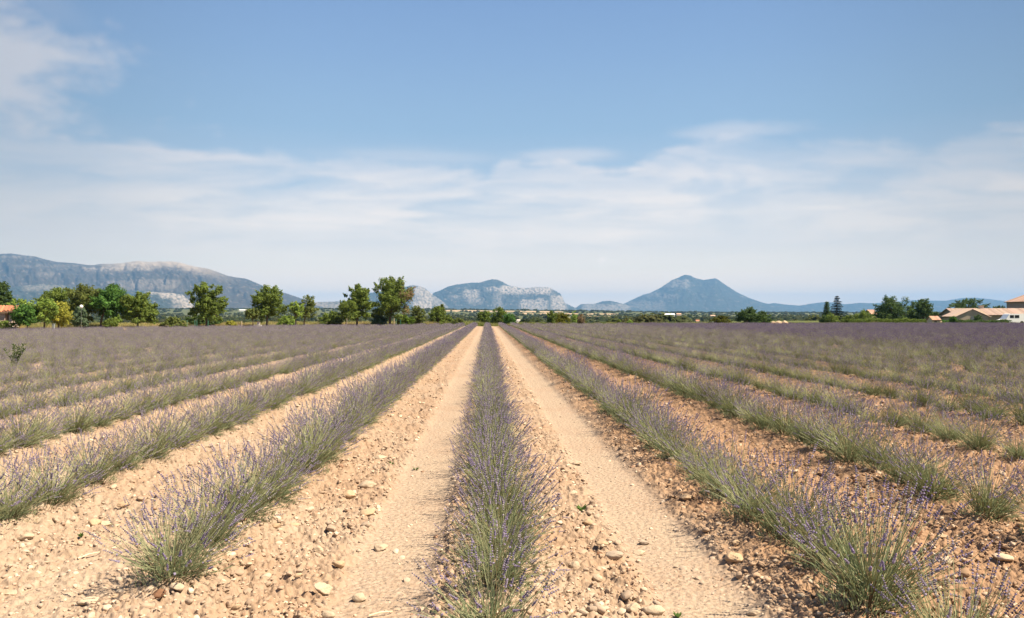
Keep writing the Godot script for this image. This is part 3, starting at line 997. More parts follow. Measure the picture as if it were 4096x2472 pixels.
# px bounds of the crown (x0, x1, top, bottom) at a distance ahead; shape: round, ragged, cone, umbrella, bush, column
func tree(called: String, label: String, category: String, x0: float, x1: float, top: float, low: float, ahead: float, shape: String, pal: Array, leaves: int, size := 0.15, trunk_px := -1.0, group := "", second := []) -> Node3D:
	var sd := int(x0 * 7.0 + top * 3.0 + ahead)
	rng.seed = sd
	var cx := (x0 + x1) * 0.5
	var hi := at(cx, top, ahead)
	var lo := at(cx, low, ahead)
	var tx := hi.x
	if trunk_px >= 0.0: tx = at(trunk_px, top, ahead).x
	var gy := ground(tx, ahead)
	var o := thing(called, label, category, Vector3(tx, gy, -ahead), 0.0, group)
	var wid := (x1 - x0) / FOCAL * ahead * 0.5 * 1.22
	var tall := hi.y - maxf(lo.y, gy + 0.02)
	var c0 := Vector3(hi.x - tx, maxf(lo.y, gy + 0.02) - gy, 0)
	# clumps of leaves
	var clumps := []
	var n := 64 if shape == "ragged" else 76
	for i in n * 3:
		if clumps.size() >= n: break
		var q := Vector3(rf(-1, 1), rf(0, 1), rf(-1, 1))
		var r := Vector2(q.x, q.z).length()
		var y := q.y
		var edge := 1.0
		match shape:
			"round": edge = sqrt(maxf(0.0, 1.0 - pow(absf(y - 0.47) / 0.56, 3.2)))
			"ragged": edge = sqrt(maxf(0.0, 1.0 - pow(absf(y - 0.42) / 0.62, 2.8))) * rf(0.75, 1.12)
			"cone": edge = 1.02 - y
			"umbrella": edge = sqrt(maxf(0.0, 1.0 - pow(absf(y - 0.30) / 0.72, 2.4)))
			"bush": edge = sqrt(maxf(0.0, 1.0 - pow(y, 2.4)))
			"column": edge = sqrt(maxf(0.0, 1.0 - pow(absf(y - 0.4) / 0.62, 4.0)))
		if r > edge * 0.92: continue
		var cr := (0.20 if shape != "ragged" else 0.17) * rf(0.6, 1.3) * minf(wid, tall * 0.7)
		if shape == "cone": cr *= 0.65 + 0.5 * (1.0 - y)
		clumps.append([Vector3(q.x * (wid - cr * 0.7), y * (tall - cr * 0.9) + cr * 0.25, q.z * (wid - cr * 0.7)) + c0, cr, rf(0.78, 1.22), Vector3(q.x, 0, q.z)])
	if shape in ["round", "ragged", "umbrella", "bush"]:      # the highest clump marks the top
		var cr := 0.18 * minf(wid, tall * 0.7)
		var lean := rf(-0.15, 0.15) * wid
		for i in 2:
			clumps.append([c0 + Vector3(lean * (1.0 - i * 0.2), tall - cr * (1.0 + 1.1 * i), rf(-0.1, 0.1) * wid), cr * (1.0 + 0.2 * i), 1.0, Vector3(0, 0, 0)])
	if shape != "cone":      # the heart of the crown
		for i in 5:
			clumps.append([c0 + Vector3(rf(-0.25, 0.25) * wid, tall * rf(0.25, 0.65), rf(-0.25, 0.25) * wid), 0.4 * minf(wid, tall * 0.6), rf(0.85, 1.1), Vector3(0, 0, 0)])
	var sprigs := []
	if shape != "cone":      # twigs that stick out of the crown
		for k in clumps:
			if rf(0, 1) < 0.6:
				var outv: Vector3 = (k[0] - c0 - Vector3(0, tall * 0.35, 0)).normalized() + Vector3(rf(-0.4, 0.4), rf(-0.2, 0.5), rf(-0.4, 0.4))
				outv = outv.normalized()
				for i in 3:
					if (k[0] + outv * k[1] * (0.8 + 0.38 * i)).y > c0.y + tall * 1.0: break
					sprigs.append([k[0] + outv * k[1] * (0.8 + 0.38 * i), k[1] * (0.42 - 0.1 * i), k[2], k[3]])
	clumps.append_array(sprigs)
	var total := 0.0
	for k in clumps: total += k[1] * k[1]
	var p := Pile.new()
	for k in clumps:
		var many := int(leaves * 1.7 * k[1] * k[1] / total)
		for i in many:
			var dirv := Vector3(rf(-1, 1), rf(-0.8, 1), rf(-1, 1)).normalized()
			var pos: Vector3 = k[0] + dirv * k[1] * pow(rf(0.05, 1.0), 0.45) * Vector3(1.1, 0.9, 1.1) * rf(0.75, 1.3)
			if pos.y < 0.02: continue
			var nn := (dirv + Vector3(rf(-1, 1), rf(-0.5, 1.0), rf(-1, 1)) * 0.6).normalized()
			var tt := nn.cross(Vector3(rf(-1, 1), rf(-1, 1), rf(-1, 1))).normalized()
			var col: Color = pal[0].lerp(pal[1], rf(0, 1)) * (k[2] * rf(0.7, 1.25))
			if second.size() and k[3].x > 0.35 and rf(0, 1) < 0.7:
				col = second[0].lerp(second[1], rf(0, 1))
			p.leaf(pos, tt * size * rf(0.45, 0.85), nn.cross(tt) * size * rf(0.3, 0.6), col)
	mesh_node("crown", p.mesh(), leaf_mat, o)
	# trunk and limbs reach into the clumps
	var t := Pile.new()
	var thick := clampf(0.022 * (hi.y - gy), 0.03, 0.22)
	var bark := Color(0.11, 0.085, 0.062)
	var fork := Vector3(c0.x * 0.35, c0.y + tall * (0.14 if shape != "cone" else 0.9), 0)
	var pts := [Vector3(0, -0.1, 0), Vector3(rf(-0.04, 0.04), fork.y * 0.5, 0), fork]
	t.tube(pts, [thick * 1.25, thick, thick * (0.8 if shape != "cone" else 0.15)], 7, bark)
	if shape != "cone":
		for i in range(0, mini(clumps.size(), 90), 4):
			var e: Vector3 = clumps[i][0]
			t.tube([fork, fork.lerp(e, 0.5) + Vector3(0, 0.06 * tall, 0), e], [thick * 0.5, thick * 0.32, thick * 0.12], 5, bark)
	mesh_node("trunk", t.mesh(smooth_normals(t)), bark_mat, o)
	return o

# a conifer: tiers of drooping sprays round a straight stem
func conifer(called: String, label: String, x0: float, x1: float, top: float, low: float, ahead: float, pal: Array) -> Node3D:
	rng.seed = int(x0 + top)
	var hi := at((x0 + x1) * 0.5, top, ahead)
	var gy := ground(hi.x, ahead)
	var o := thing(called, label, "tree", Vector3(hi.x, gy, -ahead))
	var tall := hi.y - gy
	var wid := (x1 - x0) / FOCAL * ahead * 0.5 * 1.45
	var p := Pile.new()
	var t := Pile.new()
	t.tube([Vector3(0, -0.1, 0), Vector3(0, tall * 0.5, 0), Vector3(0, tall * 0.985, 0)], [0.16, 0.1, 0.015], 6, Color(0.09, 0.07, 0.05))
	var y := tall * 0.10
	while y < tall * 0.98:
		var reach := wid * pow(1.0 - y / tall, 0.85) * rf(0.75, 1.15) + 0.08
		var arms := 9
		for a in arms:
			var w := TAU * (a + rf(0, 1)) / arms
			var outv := Vector3(cos(w), 0, sin(w))
			var rr := reach * rf(0.6, 1.15)
			var n := int(10 + 26 * rr)
			for i in n:
				var u := rf(0.1, 1.0)
				var pos := Vector3(0, y, 0) + outv * rr * u + Vector3(rf(-0.12, 0.12), -0.16 * rr * u + 0.12 * rr * u * u + rf(-0.1, 0.08), rf(-0.12, 0.12))
				var k := rf(0.75, 1.3)
				var col: Color = pal[0].lerp(pal[1], rf(0, 1)) * k
				p.leaf(pos, (outv + Vector3(rf(-0.5, 0.5), rf(-0.6, 0.3), rf(-0.5, 0.5))).normalized() * rf(0.1, 0.2), Vector3(rf(-1, 1), rf(-1, 1), rf(-1, 1)).normalized() * 0.05, col)
		y += tall * 0.055
	mesh_node("crown", p.mesh(), leaf_mat, o)
	mesh_node("trunk", t.mesh(smooth_normals(t)), bark_mat, o)
	return o

func make_trees() -> void:
	var g1 := "trees along the far edge of the field"
	# left of the picture, from the edge inwards
	tree("maple_tree", "dark green tree cut by the left edge, behind the tile-roofed house", "tree", -60, 52, 1128, 1290, 84, "ragged", DARK, 4200, 0.16, 0, g1)
	tree("young_tree", "light olive tree just right of the tile-roofed house roof", "tree", 28, 118, 1195, 1300, 82, "ragged", LIME, 2600, 0.14, 80, g1)
	tree("round_shrub", "round bright green shrub right of the tile-roofed house", "shrub", 62, 146, 1217, 1303, 72, "round", BRIGHT, 3600, 0.13, 112)
	tree("young_tree", "slender yellow-green tree with a thin pale trunk left of the yellow tree", "tree", 128, 222, 1190, 1285, 73, "round", LIME, 2600, 0.12, 178, g1)
	tree("young_tree", "golden yellow tree left of the white globe lamp", "tree", 192, 282, 1205, 1300, 75, "round", YELLOW, 3400, 0.12, 235, g1)
	tree("maple_tree", "olive tree standing behind the golden yellow tree", "tree", 160, 306, 1150, 1284, 84, "round", OLIVE, 5200, 0.15, 232, g1)
	tree("maple_tree", "brownish green tree rising behind the white globe lamp", "tree", 270, 412, 1135, 1278, 82, "round", BROWNISH, 5600, 0.15, 350, g1)
	tree("pine_tree", "broad bright green tree with a forked dark trunk", "tree", 376, 508, 1138, 1262, 82, "umbrella", BRIGHT, 6200, 0.14, 405, g1)
	tree("cypress_shrub", "grey-green pointed shrub under the white globe lamp", "shrub", 294, 346, 1226, 1302, 77, "column", SILVER, 2600, 0.11, 320)
	tree("shrub", "low green shrub right of the forked trunk", "shrub", 414, 472, 1272, 1306, 78, "bush", OLIVE, 1600, 0.11)
	tree("maple_tree", "wide drooping olive tree last of the left group", "tree", 484, 622, 1168, 1288, 82, "ragged", OLIVE, 6000, 0.15, 550, g1)
	tree("shrub", "dark brownish bush alone at the field edge right of the left group", "shrub", 650, 738, 1266, 1306, 83, "bush", BROWNISH, 2600, 0.11)
	tree("shrub", "pale olive shrub under the wide drooping tree", "shrub", 440, 482, 1256, 1290, 90, "bush", LIME, 1200, 0.13)
	# the free-standing ones
	tree("maple_tree", "tall olive tree with two thin trunks left of the round tree", "tree", 752, 896, 1127, 1278, 88, "ragged", OLIVE, 7600, 0.15, 826, g1)
	tree("shrub", "dark thicket at the foot of the tall two-trunked tree", "shrub", 748, 884, 1252, 1298, 93, "bush", DARK, 2600, 0.14)
	tree("shrub", "small mustard coloured bush between the tall tree and the round tree", "shrub", 902, 944, 1282, 1303, 88, "bush", YELLOW, 900, 0.1)
	tree("young_tree", "small olive tree on a thin trunk beside the round tree", "tree", 984, 1036, 1230, 1278, 91, "round", BROWNISH, 1700, 0.13, 1011, g1)
	tree("maple_tree", "neat round green tree standing alone by the white post", "tree", 1012, 1136, 1143, 1278, 93, "round", OLIVE, 6200, 0.15, 1067, g1)
	tree("young_tree", "thin lime green tree left of the sparse tree", "tree", 1154, 1212, 1204, 1278, 95, "round", LIME, 1500, 0.12, 1183, g1)
	tree("maple_tree", "sparse half bare tree with leaves on its top and right side", "tree", 1198, 1268, 1178, 1276, 97, "ragged", BROWNISH, 1500, 0.14, 1218, g1)
	tree("shrub", "yellow-green bush in front of the sparse tree", "shrub", 1108, 1182, 1262, 1300, 99, "bush", LIME, 2000, 0.12)
	tree("shrub", "broad olive bush left of the pair of big maples", "shrub", 1276, 1364, 1243, 1298, 104, "bush", OLIVE, 3400, 0.13)
	tree("shrub", "dry brown bush at the foot of the broad olive bush", "shrub", 1325, 1372, 1268, 1298, 101, "bush", BROWNISH, 1200, 0.12)
	tree("maple_tree", "left one of the pair of big maples", "tree", 1384, 1492, 1133, 1278, 102, "ragged", OLIVE, 5600, 0.16, 1428, g1)
	tree("young_tree", "shorter olive tree leaning against the left big maple", "tree", 1348, 1432, 1200, 1280, 100, "round", OLIVE, 3200, 0.13, 1385, g1)
	tree("maple_tree", "biggest maple with a ragged top and red leaves on its right side", "tree", 1490, 1654, 1105, 1276, 103, "ragged", OLIVE, 9000, 0.16, 1559, g1, RUST)
	tree("shrub", "silvery shrub between the two big maples", "shrub", 1486, 1548, 1254, 1297, 104, "bush", SILVER, 2000, 0.12)
	tree("shrub", "bright lime shrub at the foot of the biggest maple", "shrub", 1588, 1660, 1258, 1298, 103, "bush", [Color(0.13, 0.2, 0.03), Color(0.09, 0.15, 0.025)], 2400, 0.11)
	tree("pine_tree", "olive pine just right of the biggest maple", "tree", 1648, 1702, 1222, 1296, 112, "column", BROWNISH, 2600, 0.13, 1675, g1)
	tree("pine_tree", "bushy green pine left of the brown spire", "tree", 1718, 1782, 1224, 1298, 114, "round", OLIVE, 3000, 0.13, 1750, g1)
	conifer("cypress_tree", "thin brown spire of a conifer beside the bushy green pine", 1752, 1786, 1212, 1295, 115, BROWNISH)
	tree("shrub", "dark bush right of the brown spire", "shrub", 1776, 1812, 1256, 1297, 116, "bush", OLIVE, 1400, 0.12)
	tree("shrub", "low yellow-brown bush left of the row of humps", "shrub", 1808, 1858, 1270, 1298, 114, "bush", BROWNISH, 1400, 0.12)
	# in the gap at the head of the rows
	tree("young_tree", "olive bush-like tree at the head of the left track", "tree", 1910, 1962, 1237, 1305, 125, "column", OLIVE, 2400, 0.13, 1938, g1)
	tree("young_tree", "tallest small tree at the head of the central lavender row", "tree", 1968, 2024, 1226, 1305, 128, "column", OLIVE, 2600, 0.13, 1995, g1)
	tree("shrub", "small round green tree right of the central lavender row's head", "tree", 2014, 2060, 1254, 1302, 124, "round", BRIGHT, 1800, 0.13, 2037, g1)
	tree("shrub", "big lime yellow bush beyond the field right of the central row", "shrub", 2206, 2290, 1250, 1300, 124, "bush", [Color(0.16, 0.16, 0.022), Color(0.11, 0.125, 0.02)], 2600, 0.13)
	tree("shrub", "darker green bush at the left end of the big lime bush", "shrub", 2186, 2226, 1242, 1300, 122, "round", OLIVE, 1600, 0.13)
	tree("shrub", "small lime bush with a thin top left of the russet bush", "shrub", 2284, 2312, 1240, 1300, 132, "column", LIME, 500, 0.13)
	tree("shrub", "russet dry bush beyond the field edge", "shrub", 2306, 2344, 1256, 1300, 122, "ragged", RUST, 700, 0.11)
	tree("shrub", "little dark bush at the edge between the russet and the yellow bush", "shrub", 2464, 2488, 1276, 1298, 122, "bush", OLIVE, 600, 0.12)
	tree("shrub", "little olive bush right of the little dark bush", "shrub", 2508, 2532, 1278, 1298, 122, "bush", LIME, 600, 0.12)
	tree("shrub", "yellow-green bush left of the dark spreading tree", "shrub", 2836, 2926, 1262, 1298, 124, "bush", [Color(0.12, 0.125, 0.02), Color(0.085, 0.095, 0.018)], 2400, 0.13)
	tree("spreading_tree", "dark spreading tree alone right of the twin-topped mountain", "tree", 2948, 3044, 1228, 1298, 128, "umbrella", DARK, 4200, 0.15, 3000, g1)
	tree("spreading_tree", "lower dark tree joined to the right of the spreading tree", "tree", 3022, 3084, 1242, 1298, 130, "umbrella", DARK, 2200, 0.15, 3050, g1)
	# the farm on the right
	conifer("spruce_tree", "smaller and left one of two dark spruces", 3284, 3330, 1202, 1290, 150, DARK)
	conifer("spruce_tree", "taller and right one of two dark spruces", 3318, 3378, 1178, 1290, 152, [Color(0.022, 0.032, 0.016), Color(0.014, 0.022, 0.012)])
	tree("shrub", "rounded yellow-green bush at the foot of the two spruces", "shrub", 3296, 3358, 1254, 1298, 140, "bush", OLIVE, 2400, 0.14)
	tree("shrub", "dark bush at the left foot of the smaller spruce", "shrub", 3278, 3312, 1258, 1298, 142, "bush", DARK, 1200, 0.14)
	tree("shrub", "green bush right of the taller spruce", "shrub", 3362, 3424, 1260, 1298, 145, "bush", OLIVE, 1800, 0.14)
	tree("shrub", "tall olive bush in front of the red roof peeking out", "shrub", 3410, 3492, 1236, 1298, 150, "bush", OLIVE, 3200, 0.15)
	tree("pine_tree", "largest dark pine in the farm's grove", "tree", 3503, 3644, 1178, 1282, 158, "umbrella", DARK, 7000, 0.18, 3572, g1)
	tree("pine_tree", "dark pine right of the largest one above the small hut", "tree", 3648, 3732, 1194, 1290, 156, "round", DARK, 4600, 0.17, 3690, g1)
	tree("shrub", "yellow-green bush between the two dark pines", "shrub", 3622, 3668, 1216, 1298, 162, "column", LIME, 1600, 0.15)
	tree("shrub", "small green bush behind the hut's right side", "shrub", 3724, 3758, 1246, 1290, 160, "round", DARK, 1200, 0.15)
	tree("pine_tree", "flat-topped pine standing behind the long farmhouse", "tree", 3806, 3944, 1193, 1262, 196, "umbrella", DARK, 5600, 0.2, 3880, g1)
	tree("pine_tree", "low dark pine behind the farmhouse ridge near the chimney", "tree", 3962, 4036, 1222, 1258, 200, "umbrella", DARK, 2200, 0.2, 4000, g1)
	tree("shrub", "round green bush at the left corner of the long farmhouse", "shrub", 3800, 3830, 1264, 1298, 132, "round", BRIGHT, 1500, 0.13)
	tree("shrub", "dark climbing bush against the middle of the farmhouse wall", "shrub", 3896, 3926, 1258, 1298, 136, "round", DARK, 1200, 0.13)
	# low hedges
	hedge("hedge", "clipped dark hedge in front of the tile-roofed house", -60, 64, 1283, 72.0, OLIVE)
	hedge("hedge", "low green hedge below the farm's grove", 3400, 3712, 1272, 138.0, OLIVE)
	hedge("hedge", "low hedge between the small hut and the farmhouse", 3762, 3810, 1276, 140.0, BRIGHT)
	hedge("hedge", "straggling hedge along the foot of the farmhouse", 3826, 4040, 1277, 131.0, DARK)

func hedge(called: String, label: String, x0: float, x1: float, top: float, ahead: float, pal: Array) -> void:
	rng.seed = int(x0 + ahead + 1000.0)
	var a := at(x0, top, ahead)
	var b := at(x1, top, ahead)
	var gy := ground((a.x + b.x) * 0.5, ahead)
	var o := thing(called, label, "hedge", Vector3((a.x + b.x) * 0.5, gy, -ahead))
	var half := (b.x - a.x) * 0.5
	var tall := a.y - gy
	var p := Pile.new()
	for i in int(half * tall * 900.0):
		var x := rf(-half, half)
		var lump := 0.86 + 0.28 * n_soft.get_noise_2d(x * 0.7 + x0, 0.0)
		var y := tall * lump * pow(rf(0.02, 1.0), 0.6)
		var z := rf(-0.7, 0.7)
		var nn := Vector3(rf(-1, 1), rf(-0.2, 1), rf(-0.6, 1)).normalized()
		var tt := nn.cross(Vector3(rf(-1, 1), rf(-1, 1), rf(-1, 1))).normalized()
		p.leaf(Vector3(x, y, z), tt * rf(0.07, 0.12), nn.cross(tt) * rf(0.04, 0.07), pal[0].lerp(pal[1], rf(0, 1)) * rf(0.75, 1.2))
	mesh_node("foliage", p.mesh(), leaf_mat, o)
	var t := Pile.new()
	for i in int(half * 3.0) + 2:
		var x := rf(-half, half)
		t.tube([Vector3(x, -0.05, 0), Vector3(x + rf(-0.1, 0.1), tall * 0.6, rf(-0.2, 0.2))], [0.025, 0.01], 4, Color(0.1, 0.08, 0.06))
	mesh_node("stems", t.mesh(), bark_mat, o).set_meta("kind", "stuff")

# ---------------------------------------------------------------- buildings
# a pitched roof as rows of half-round tiles over two slopes; ridge along x
func tiled_roof(half_len: float, half_wide: float, eave: float, ridge: float, col: Color) -> ArrayMesh:
	var p := Pile.new()
	var n := int(half_len * 2.0 / 0.24)
	for side in [-1.0, 1.0]:
		for i in n:
			var x := -half_len + (i + 0.5) * half_len * 2.0 / n
			var k := rf(0.8, 1.18)
			var c := Color(col.r * k, col.g * k * rf(0.92, 1.06), col.b * k * rf(0.9, 1.08))
			var w := half_len / n * 1.02
			var a := Vector3(x, ridge, 0)
			var b := Vector3(x, eave, side * half_wide)
			var up := Vector3(0, half_wide, side * (ridge - eave)).normalized() * 0.07
			var l := Vector3(w, 0, 0)
			p.quad(a - l, a - l * 0.4 + up, b - l * 0.4 + up, b - l, c)
			p.quad(a - l * 0.4 + up, a + l * 0.4 + up, b + l * 0.4 + up, b - l * 0.4 + up, c)
			p.quad(a + l * 0.4 + up, a + l, b + l, b + l * 0.4 + up, c)
		p.box(Vector3(-half_len, -0.1, -0.02), Vector3(half_len, 0.0, 0.02), Color(0.16, 0.11, 0.08), Transform3D(Basis(), Vector3(0, eave, side * (half_wide - 0.03))))
	return p.mesh()

# walls of a gabled block, ridge along x, with real thickness
func gabled_walls(half_len: float, half_wide: float, eave: float, ridge: float, col: Color) -> ArrayMesh:
	var p := Pile.new()
	for side in [-1.0, 1.0]:
		p.box(Vector3(-half_len, -0.3, -0.12), Vector3(half_len, eave, 0.12), col, Transform3D(Basis(), Vector3(0, 0, side * (half_wide - 0.12))))
	for e in [-1.0, 1.0]:
		var x: float = e * (half_len - 0.12)
		for s in [-0.12, 0.12]:
			var a := Vector3(x + s, -0.3, -half_wide + 0.24)
			var b := Vector3(x + s, -0.3, half_wide - 0.24)
			var c := Vector3(x + s, eave, half_wide - 0.24)
			var d := Vector3(x + s, ridge - 0.05, 0)
			var f := Vector3(x + s, eave, -half_wide + 0.24)
			p.quad(a, b, c, f, col)
			p.tri(f, c, d, col)
	return p.mesh()

func boxes(called: String, list: Array, col: Color, mat: Material, parent: Node) -> MeshInstance3D:
	var p := Pile.new()
	for b in list: p.box(b[0], b[1], col)
	return mesh_node(called, p.mesh(), mat, parent)

func window_part(parent: Node, cx: float, cy: float, w: float, h: float, z: float, frame_c: Color, vm: Material, glass: Material) -> void:
	var f := boxes("window", [[Vector3(cx - w, cy - h, z - 0.03), Vector3(cx - w + 0.07, cy + h, z + 0.04)], [Vector3(cx + w - 0.07, cy - h, z - 0.03), Vector3(cx + w, cy + h, z + 0.04)], [Vector3(cx - w + 0.07, cy + h - 0.07, z - 0.03), Vector3(cx + w - 0.07, cy + h, z + 0.04)], [Vector3(cx - w + 0.07, cy - h, z - 0.03), Vector3(cx + w - 0.07, cy - h + 0.07, z + 0.04)]], frame_c, vm, parent)
	boxes("pane", [[Vector3(cx - w + 0.07, cy - h + 0.07, z + 0.005), Vector3(cx + w - 0.07, cy + h - 0.07, z + 0.015)]], Color(0.03, 0.035, 0.04), glass, f)

func make_buildings() -> void:
	rng.seed = 99
	var vm := mat_vertex(0.9)
	var glass := mat_plain(Color(0.03, 0.035, 0.04), 0.12)
	glass.metallic_specular = 0.5
	var tile := Color(0.46, 0.24, 0.14)
	# house on the left, end of a gabled block with an open arched porch
	var hp := at(8, 1300, 74.0)
	hp.y = ground(hp.x, 74.0)
	var house := thing("tile_roofed_house", "small pink house with an orange tile roof at the left edge of the picture", "house", hp, 0.35)
	var hm := 74.0 / FOCAL
	var eave := 1250.0
	var ey := at(40, 1249, 74.0).y - hp.y
	var ry := at(20, 1226, 74.0).y - hp.y
	mesh_node("wall", gabled_walls(2.1, 1.35, ey, ry, Color(0.46, 0.34, 0.30)), vm, house).position = Vector3(-1.6, 0, 0)
	mesh_node("roof", tiled_roof(2.35, 1.65, ey - 0.05, ry, Color(0.34, 0.155, 0.095)), vm, house).position = Vector3(-1.6, 0.06, 0)
	boxes("pillar", [[Vector3(0.75, -0.2, 0.9), Vector3(1.0, ey - 0.1, 1.2)]], Color(0.52, 0.40, 0.37), vm, house)
	boxes("pillar", [[Vector3(0.75, -0.2, -1.2), Vector3(1.0, ey - 0.1, -0.9)]], Color(0.52, 0.40, 0.37), vm, house)
	boxes("porch_beam", [[Vector3(0.5, ey - 0.1, -1.25), Vector3(1.05, ey + 0.08, 1.25)]], Color(0.2, 0.13, 0.09), vm, house)
	var pr := mesh_node("porch_roof", tiled_roof(0.55, 1.6, ey + 0.1, ry + 0.05, Color(0.34, 0.155, 0.095)), vm, house)
	pr.position = Vector3(0.9, 0.0, 0)
	boxes("door", [[Vector3(0.49, 0.0, -0.45), Vector3(0.53, 1.9, 0.45)]], Color(0.07, 0.05, 0.05), vm, house)
	# white arched thing beside it, a covered trailer
	var tp := at(44, 1300, 75.5)
	tp.y = ground(tp.x, 75.5)
	var tr := thing("covered_trailer", "white round-topped trailer beside the pink house", "trailer", tp, 0.1)
	var c := Pile.new()
	for i in 12:
		var a0 := PI * i / 12.0
		var a1 := PI * (i + 1) / 12.0
		c.quad(Vector3(cos(a0) * 0.42, 0.45 + sin(a0) * 0.36, 0.6), Vector3(cos(a1) * 0.42, 0.45 + sin(a1) * 0.36, 0.6), Vector3(cos(a1) * 0.42, 0.45 + sin(a1) * 0.36, -0.6), Vector3(cos(a0) * 0.42, 0.45 + sin(a0) * 0.36, -0.6), Color(0.78, 0.78, 0.76))
		c.tri(Vector3(0, 0.45, 0.6), Vector3(cos(a1) * 0.42, 0.45 + sin(a1) * 0.36, 0.6), Vector3(cos(a0) * 0.42, 0.45 + sin(a0) * 0.36, 0.6), Color(0.78, 0.78, 0.76))
	mesh_node("cover", c.mesh(), vm, tr)
	boxes("bed", [[Vector3(-0.45, 0.3, -0.65), Vector3(0.45, 0.45, 0.65)]], Color(0.6, 0.6, 0.6), vm, tr)
	for s in [-1.0, 1.0]:
		var wh := CylinderMesh.new()
		wh.top_radius = 0.27; wh.bottom_radius = 0.27; wh.height = 0.14; wh.radial_segments = 20
		var wn := mesh_node("wheel", wh, mat_plain(Color(0.03, 0.03, 0.03)), tr)
		wn.rotation.z = PI / 2
		wn.position = Vector3(s * 0.53, 0.27, 0)
	# long farmhouse on the right
	var fd := 150.0
	var fl := at(3866, 1290, fd)
	var fr := at(4230, 1290, fd + 10.0)
	var fc := (fl + fr) * 0.5
	fc.y = ground(fc.x, fd)
	var half := (fr.x - fl.x) * 0.5
	var eh := at(3950, 1257, fd).y - fc.y
	var rh := at(3900, 1235, fd + 3.0).y - fc.y
	var farm := thing("farmhouse", "long low farmhouse with a pink tile roof at the right edge of the picture", "house", fc, -0.10)
	mesh_node("wall", gabled_walls(half, 3.2, eh, rh, Color(0.33, 0.27, 0.23)), vm, farm)
	mesh_node("roof", tiled_roof(half + 0.35, 3.75, eh - 0.18, rh + 0.08, Color(0.42, 0.325, 0.27)), vm, farm)
	var ch := boxes("chimney", [[Vector3(-half * 0.52, rh - 0.4, -0.3), Vector3(-half * 0.52 + 0.7, rh + 0.55, 0.3)]], Color(0.5, 0.43, 0.36), vm, farm)
	boxes("cap", [[Vector3(-half * 0.52 - 0.08, rh + 0.55, -0.38), Vector3(-half * 0.52 + 0.78, rh + 0.65, 0.38)]], Color(0.42, 0.3, 0.24), vm, ch)
	window_part(farm, -half * 0.62, eh * 0.45, 0.55, 0.5, 3.2, Color(0.7, 0.62, 0.48), vm, glass)
	window_part(farm, -half * 0.28, eh * 0.45, 0.55, 0.5, 3.2, Color(0.7, 0.62, 0.48), vm, glass)
	window_part(farm, half * 0.1, eh * 0.45, 0.6, 0.5, 3.2, Color(0.7, 0.62, 0.48), vm, glass)
	var sh := boxes("awning", [[Vector3(-half * 0.76, eh * 0.72, 3.2), Vector3(-half * 0.5, eh * 0.76, 4.2)]], Color(0.75, 0.7, 0.58), vm, farm)
	sh.set_meta("label", "cream awning over the farmhouse window")
	# its gable wing pointing to the field
	var gd := 146.0
	var gl := at(3803, 1290, gd)
	var gr := at(3920, 1290, gd)
	var gc := (gl + gr) * 0.5
	gc.y = ground(gc.x, gd)
	var ghw := (gr.x - gl.x) * 0.5
	var geh := at(3805, 1264, gd).y - gc.y
	var grh := at(3862, 1238, gd).y - gc.y
	var wing := Node3D.new()
	wing.name = "wing"
	farm.add_child(wing)
	wing.global_transform = Transform3D(Basis(Vector3.UP, PI / 2 - 0.1), gc)
	mesh_node("wall", gabled_walls(2.6, ghw, geh, grh, Color(0.38, 0.31, 0.25)), vm, wing)
	mesh_node("roof", tiled_roof(2.8, ghw + 0.3, geh - 0.12, grh + 0.06, Color(0.40, 0.315, 0.265)), vm, wing)
	var pn := boxes("window", [[Vector3(-2.64, geh * 0.35, -0.3), Vector3(-2.58, geh * 0.9, 0.35)]], Color(0.12, 0.14, 0.15), vm, wing)
	# the taller house at the very edge
	var ud := 172.0
	var ul := at(4062, 1290, ud)
	var ur := at(4230, 1290, ud)
	var uc := (ul + ur) * 0.5
	uc.y = ground(uc.x, ud)
	var uh := (ur.x - ul.x) * 0.5
	var ueh := at(4066, 1205, ud).y - uc.y
	var urh := at(4120, 1176, ud).y - uc.y
	var upper := thing("two_storey_house", "tall grey-brown house gable cut by the right edge above the farmhouse", "house", uc, PI / 2)
	mesh_node("wall", gabled_walls(3.0, uh, ueh, urh, Color(0.30, 0.24, 0.22)), vm, upper)
	mesh_node("roof", tiled_roof(3.3, uh + 0.4, ueh - 0.15, urh + 0.06, Color(0.33, 0.23, 0.19)), vm, upper)
	var ctop := at(4086, 1176, ud).y - uc.y
	var uch := boxes("chimney", [[Vector3(-1.2, ueh, uh - 1.6), Vector3(-0.6, ctop, uh - 1.0)]], Color(0.33, 0.22, 0.19), vm, upper)
	uch.position.x = 0.6
	# white van in front of the farmhouse
	make_van()
	# the small stone hut
	var kd := 134.0
	var kp := at(3734, 1292, kd)
	kp.y = ground(kp.x, kd)
	var keh := at(3734, 1279, kd).y - kp.y
	var krh := at(3734, 1266, kd).y - kp.y
	var hut := thing("stone_hut", "tiny cream hut with a rounded orange tile roof at the edge of the lavender", "hut", kp, 0.15)
	mesh_node("wall", gabled_walls(0.75, 0.7, keh, krh, Color(0.58, 0.46, 0.34)), vm, hut)
	mesh_node("roof", tiled_roof(0.9, 0.85, keh - 0.06, krh + 0.05, Color(0.46, 0.30, 0.22)), vm, hut)
	boxes("lean_to", [[Vector3(0.75, -0.2, -0.5), Vector3(1.25, keh * 0.75, 0.5)]], Color(0.55, 0.40, 0.3), vm, hut)
	boxes("opening", [[Vector3(-0.4, keh * 0.3, 0.7), Vector3(0.1, keh * 0.75, 0.72)]], Color(0.04, 0.03, 0.03), vm, hut)
	# a roof that looks out behind the tall olive bush
	var bd := 176.0
	var bp := at(3482, 1290, bd)
	bp.y = ground(bp.x, bd)
	var beh := at(3482, 1256, bd).y - bp.y
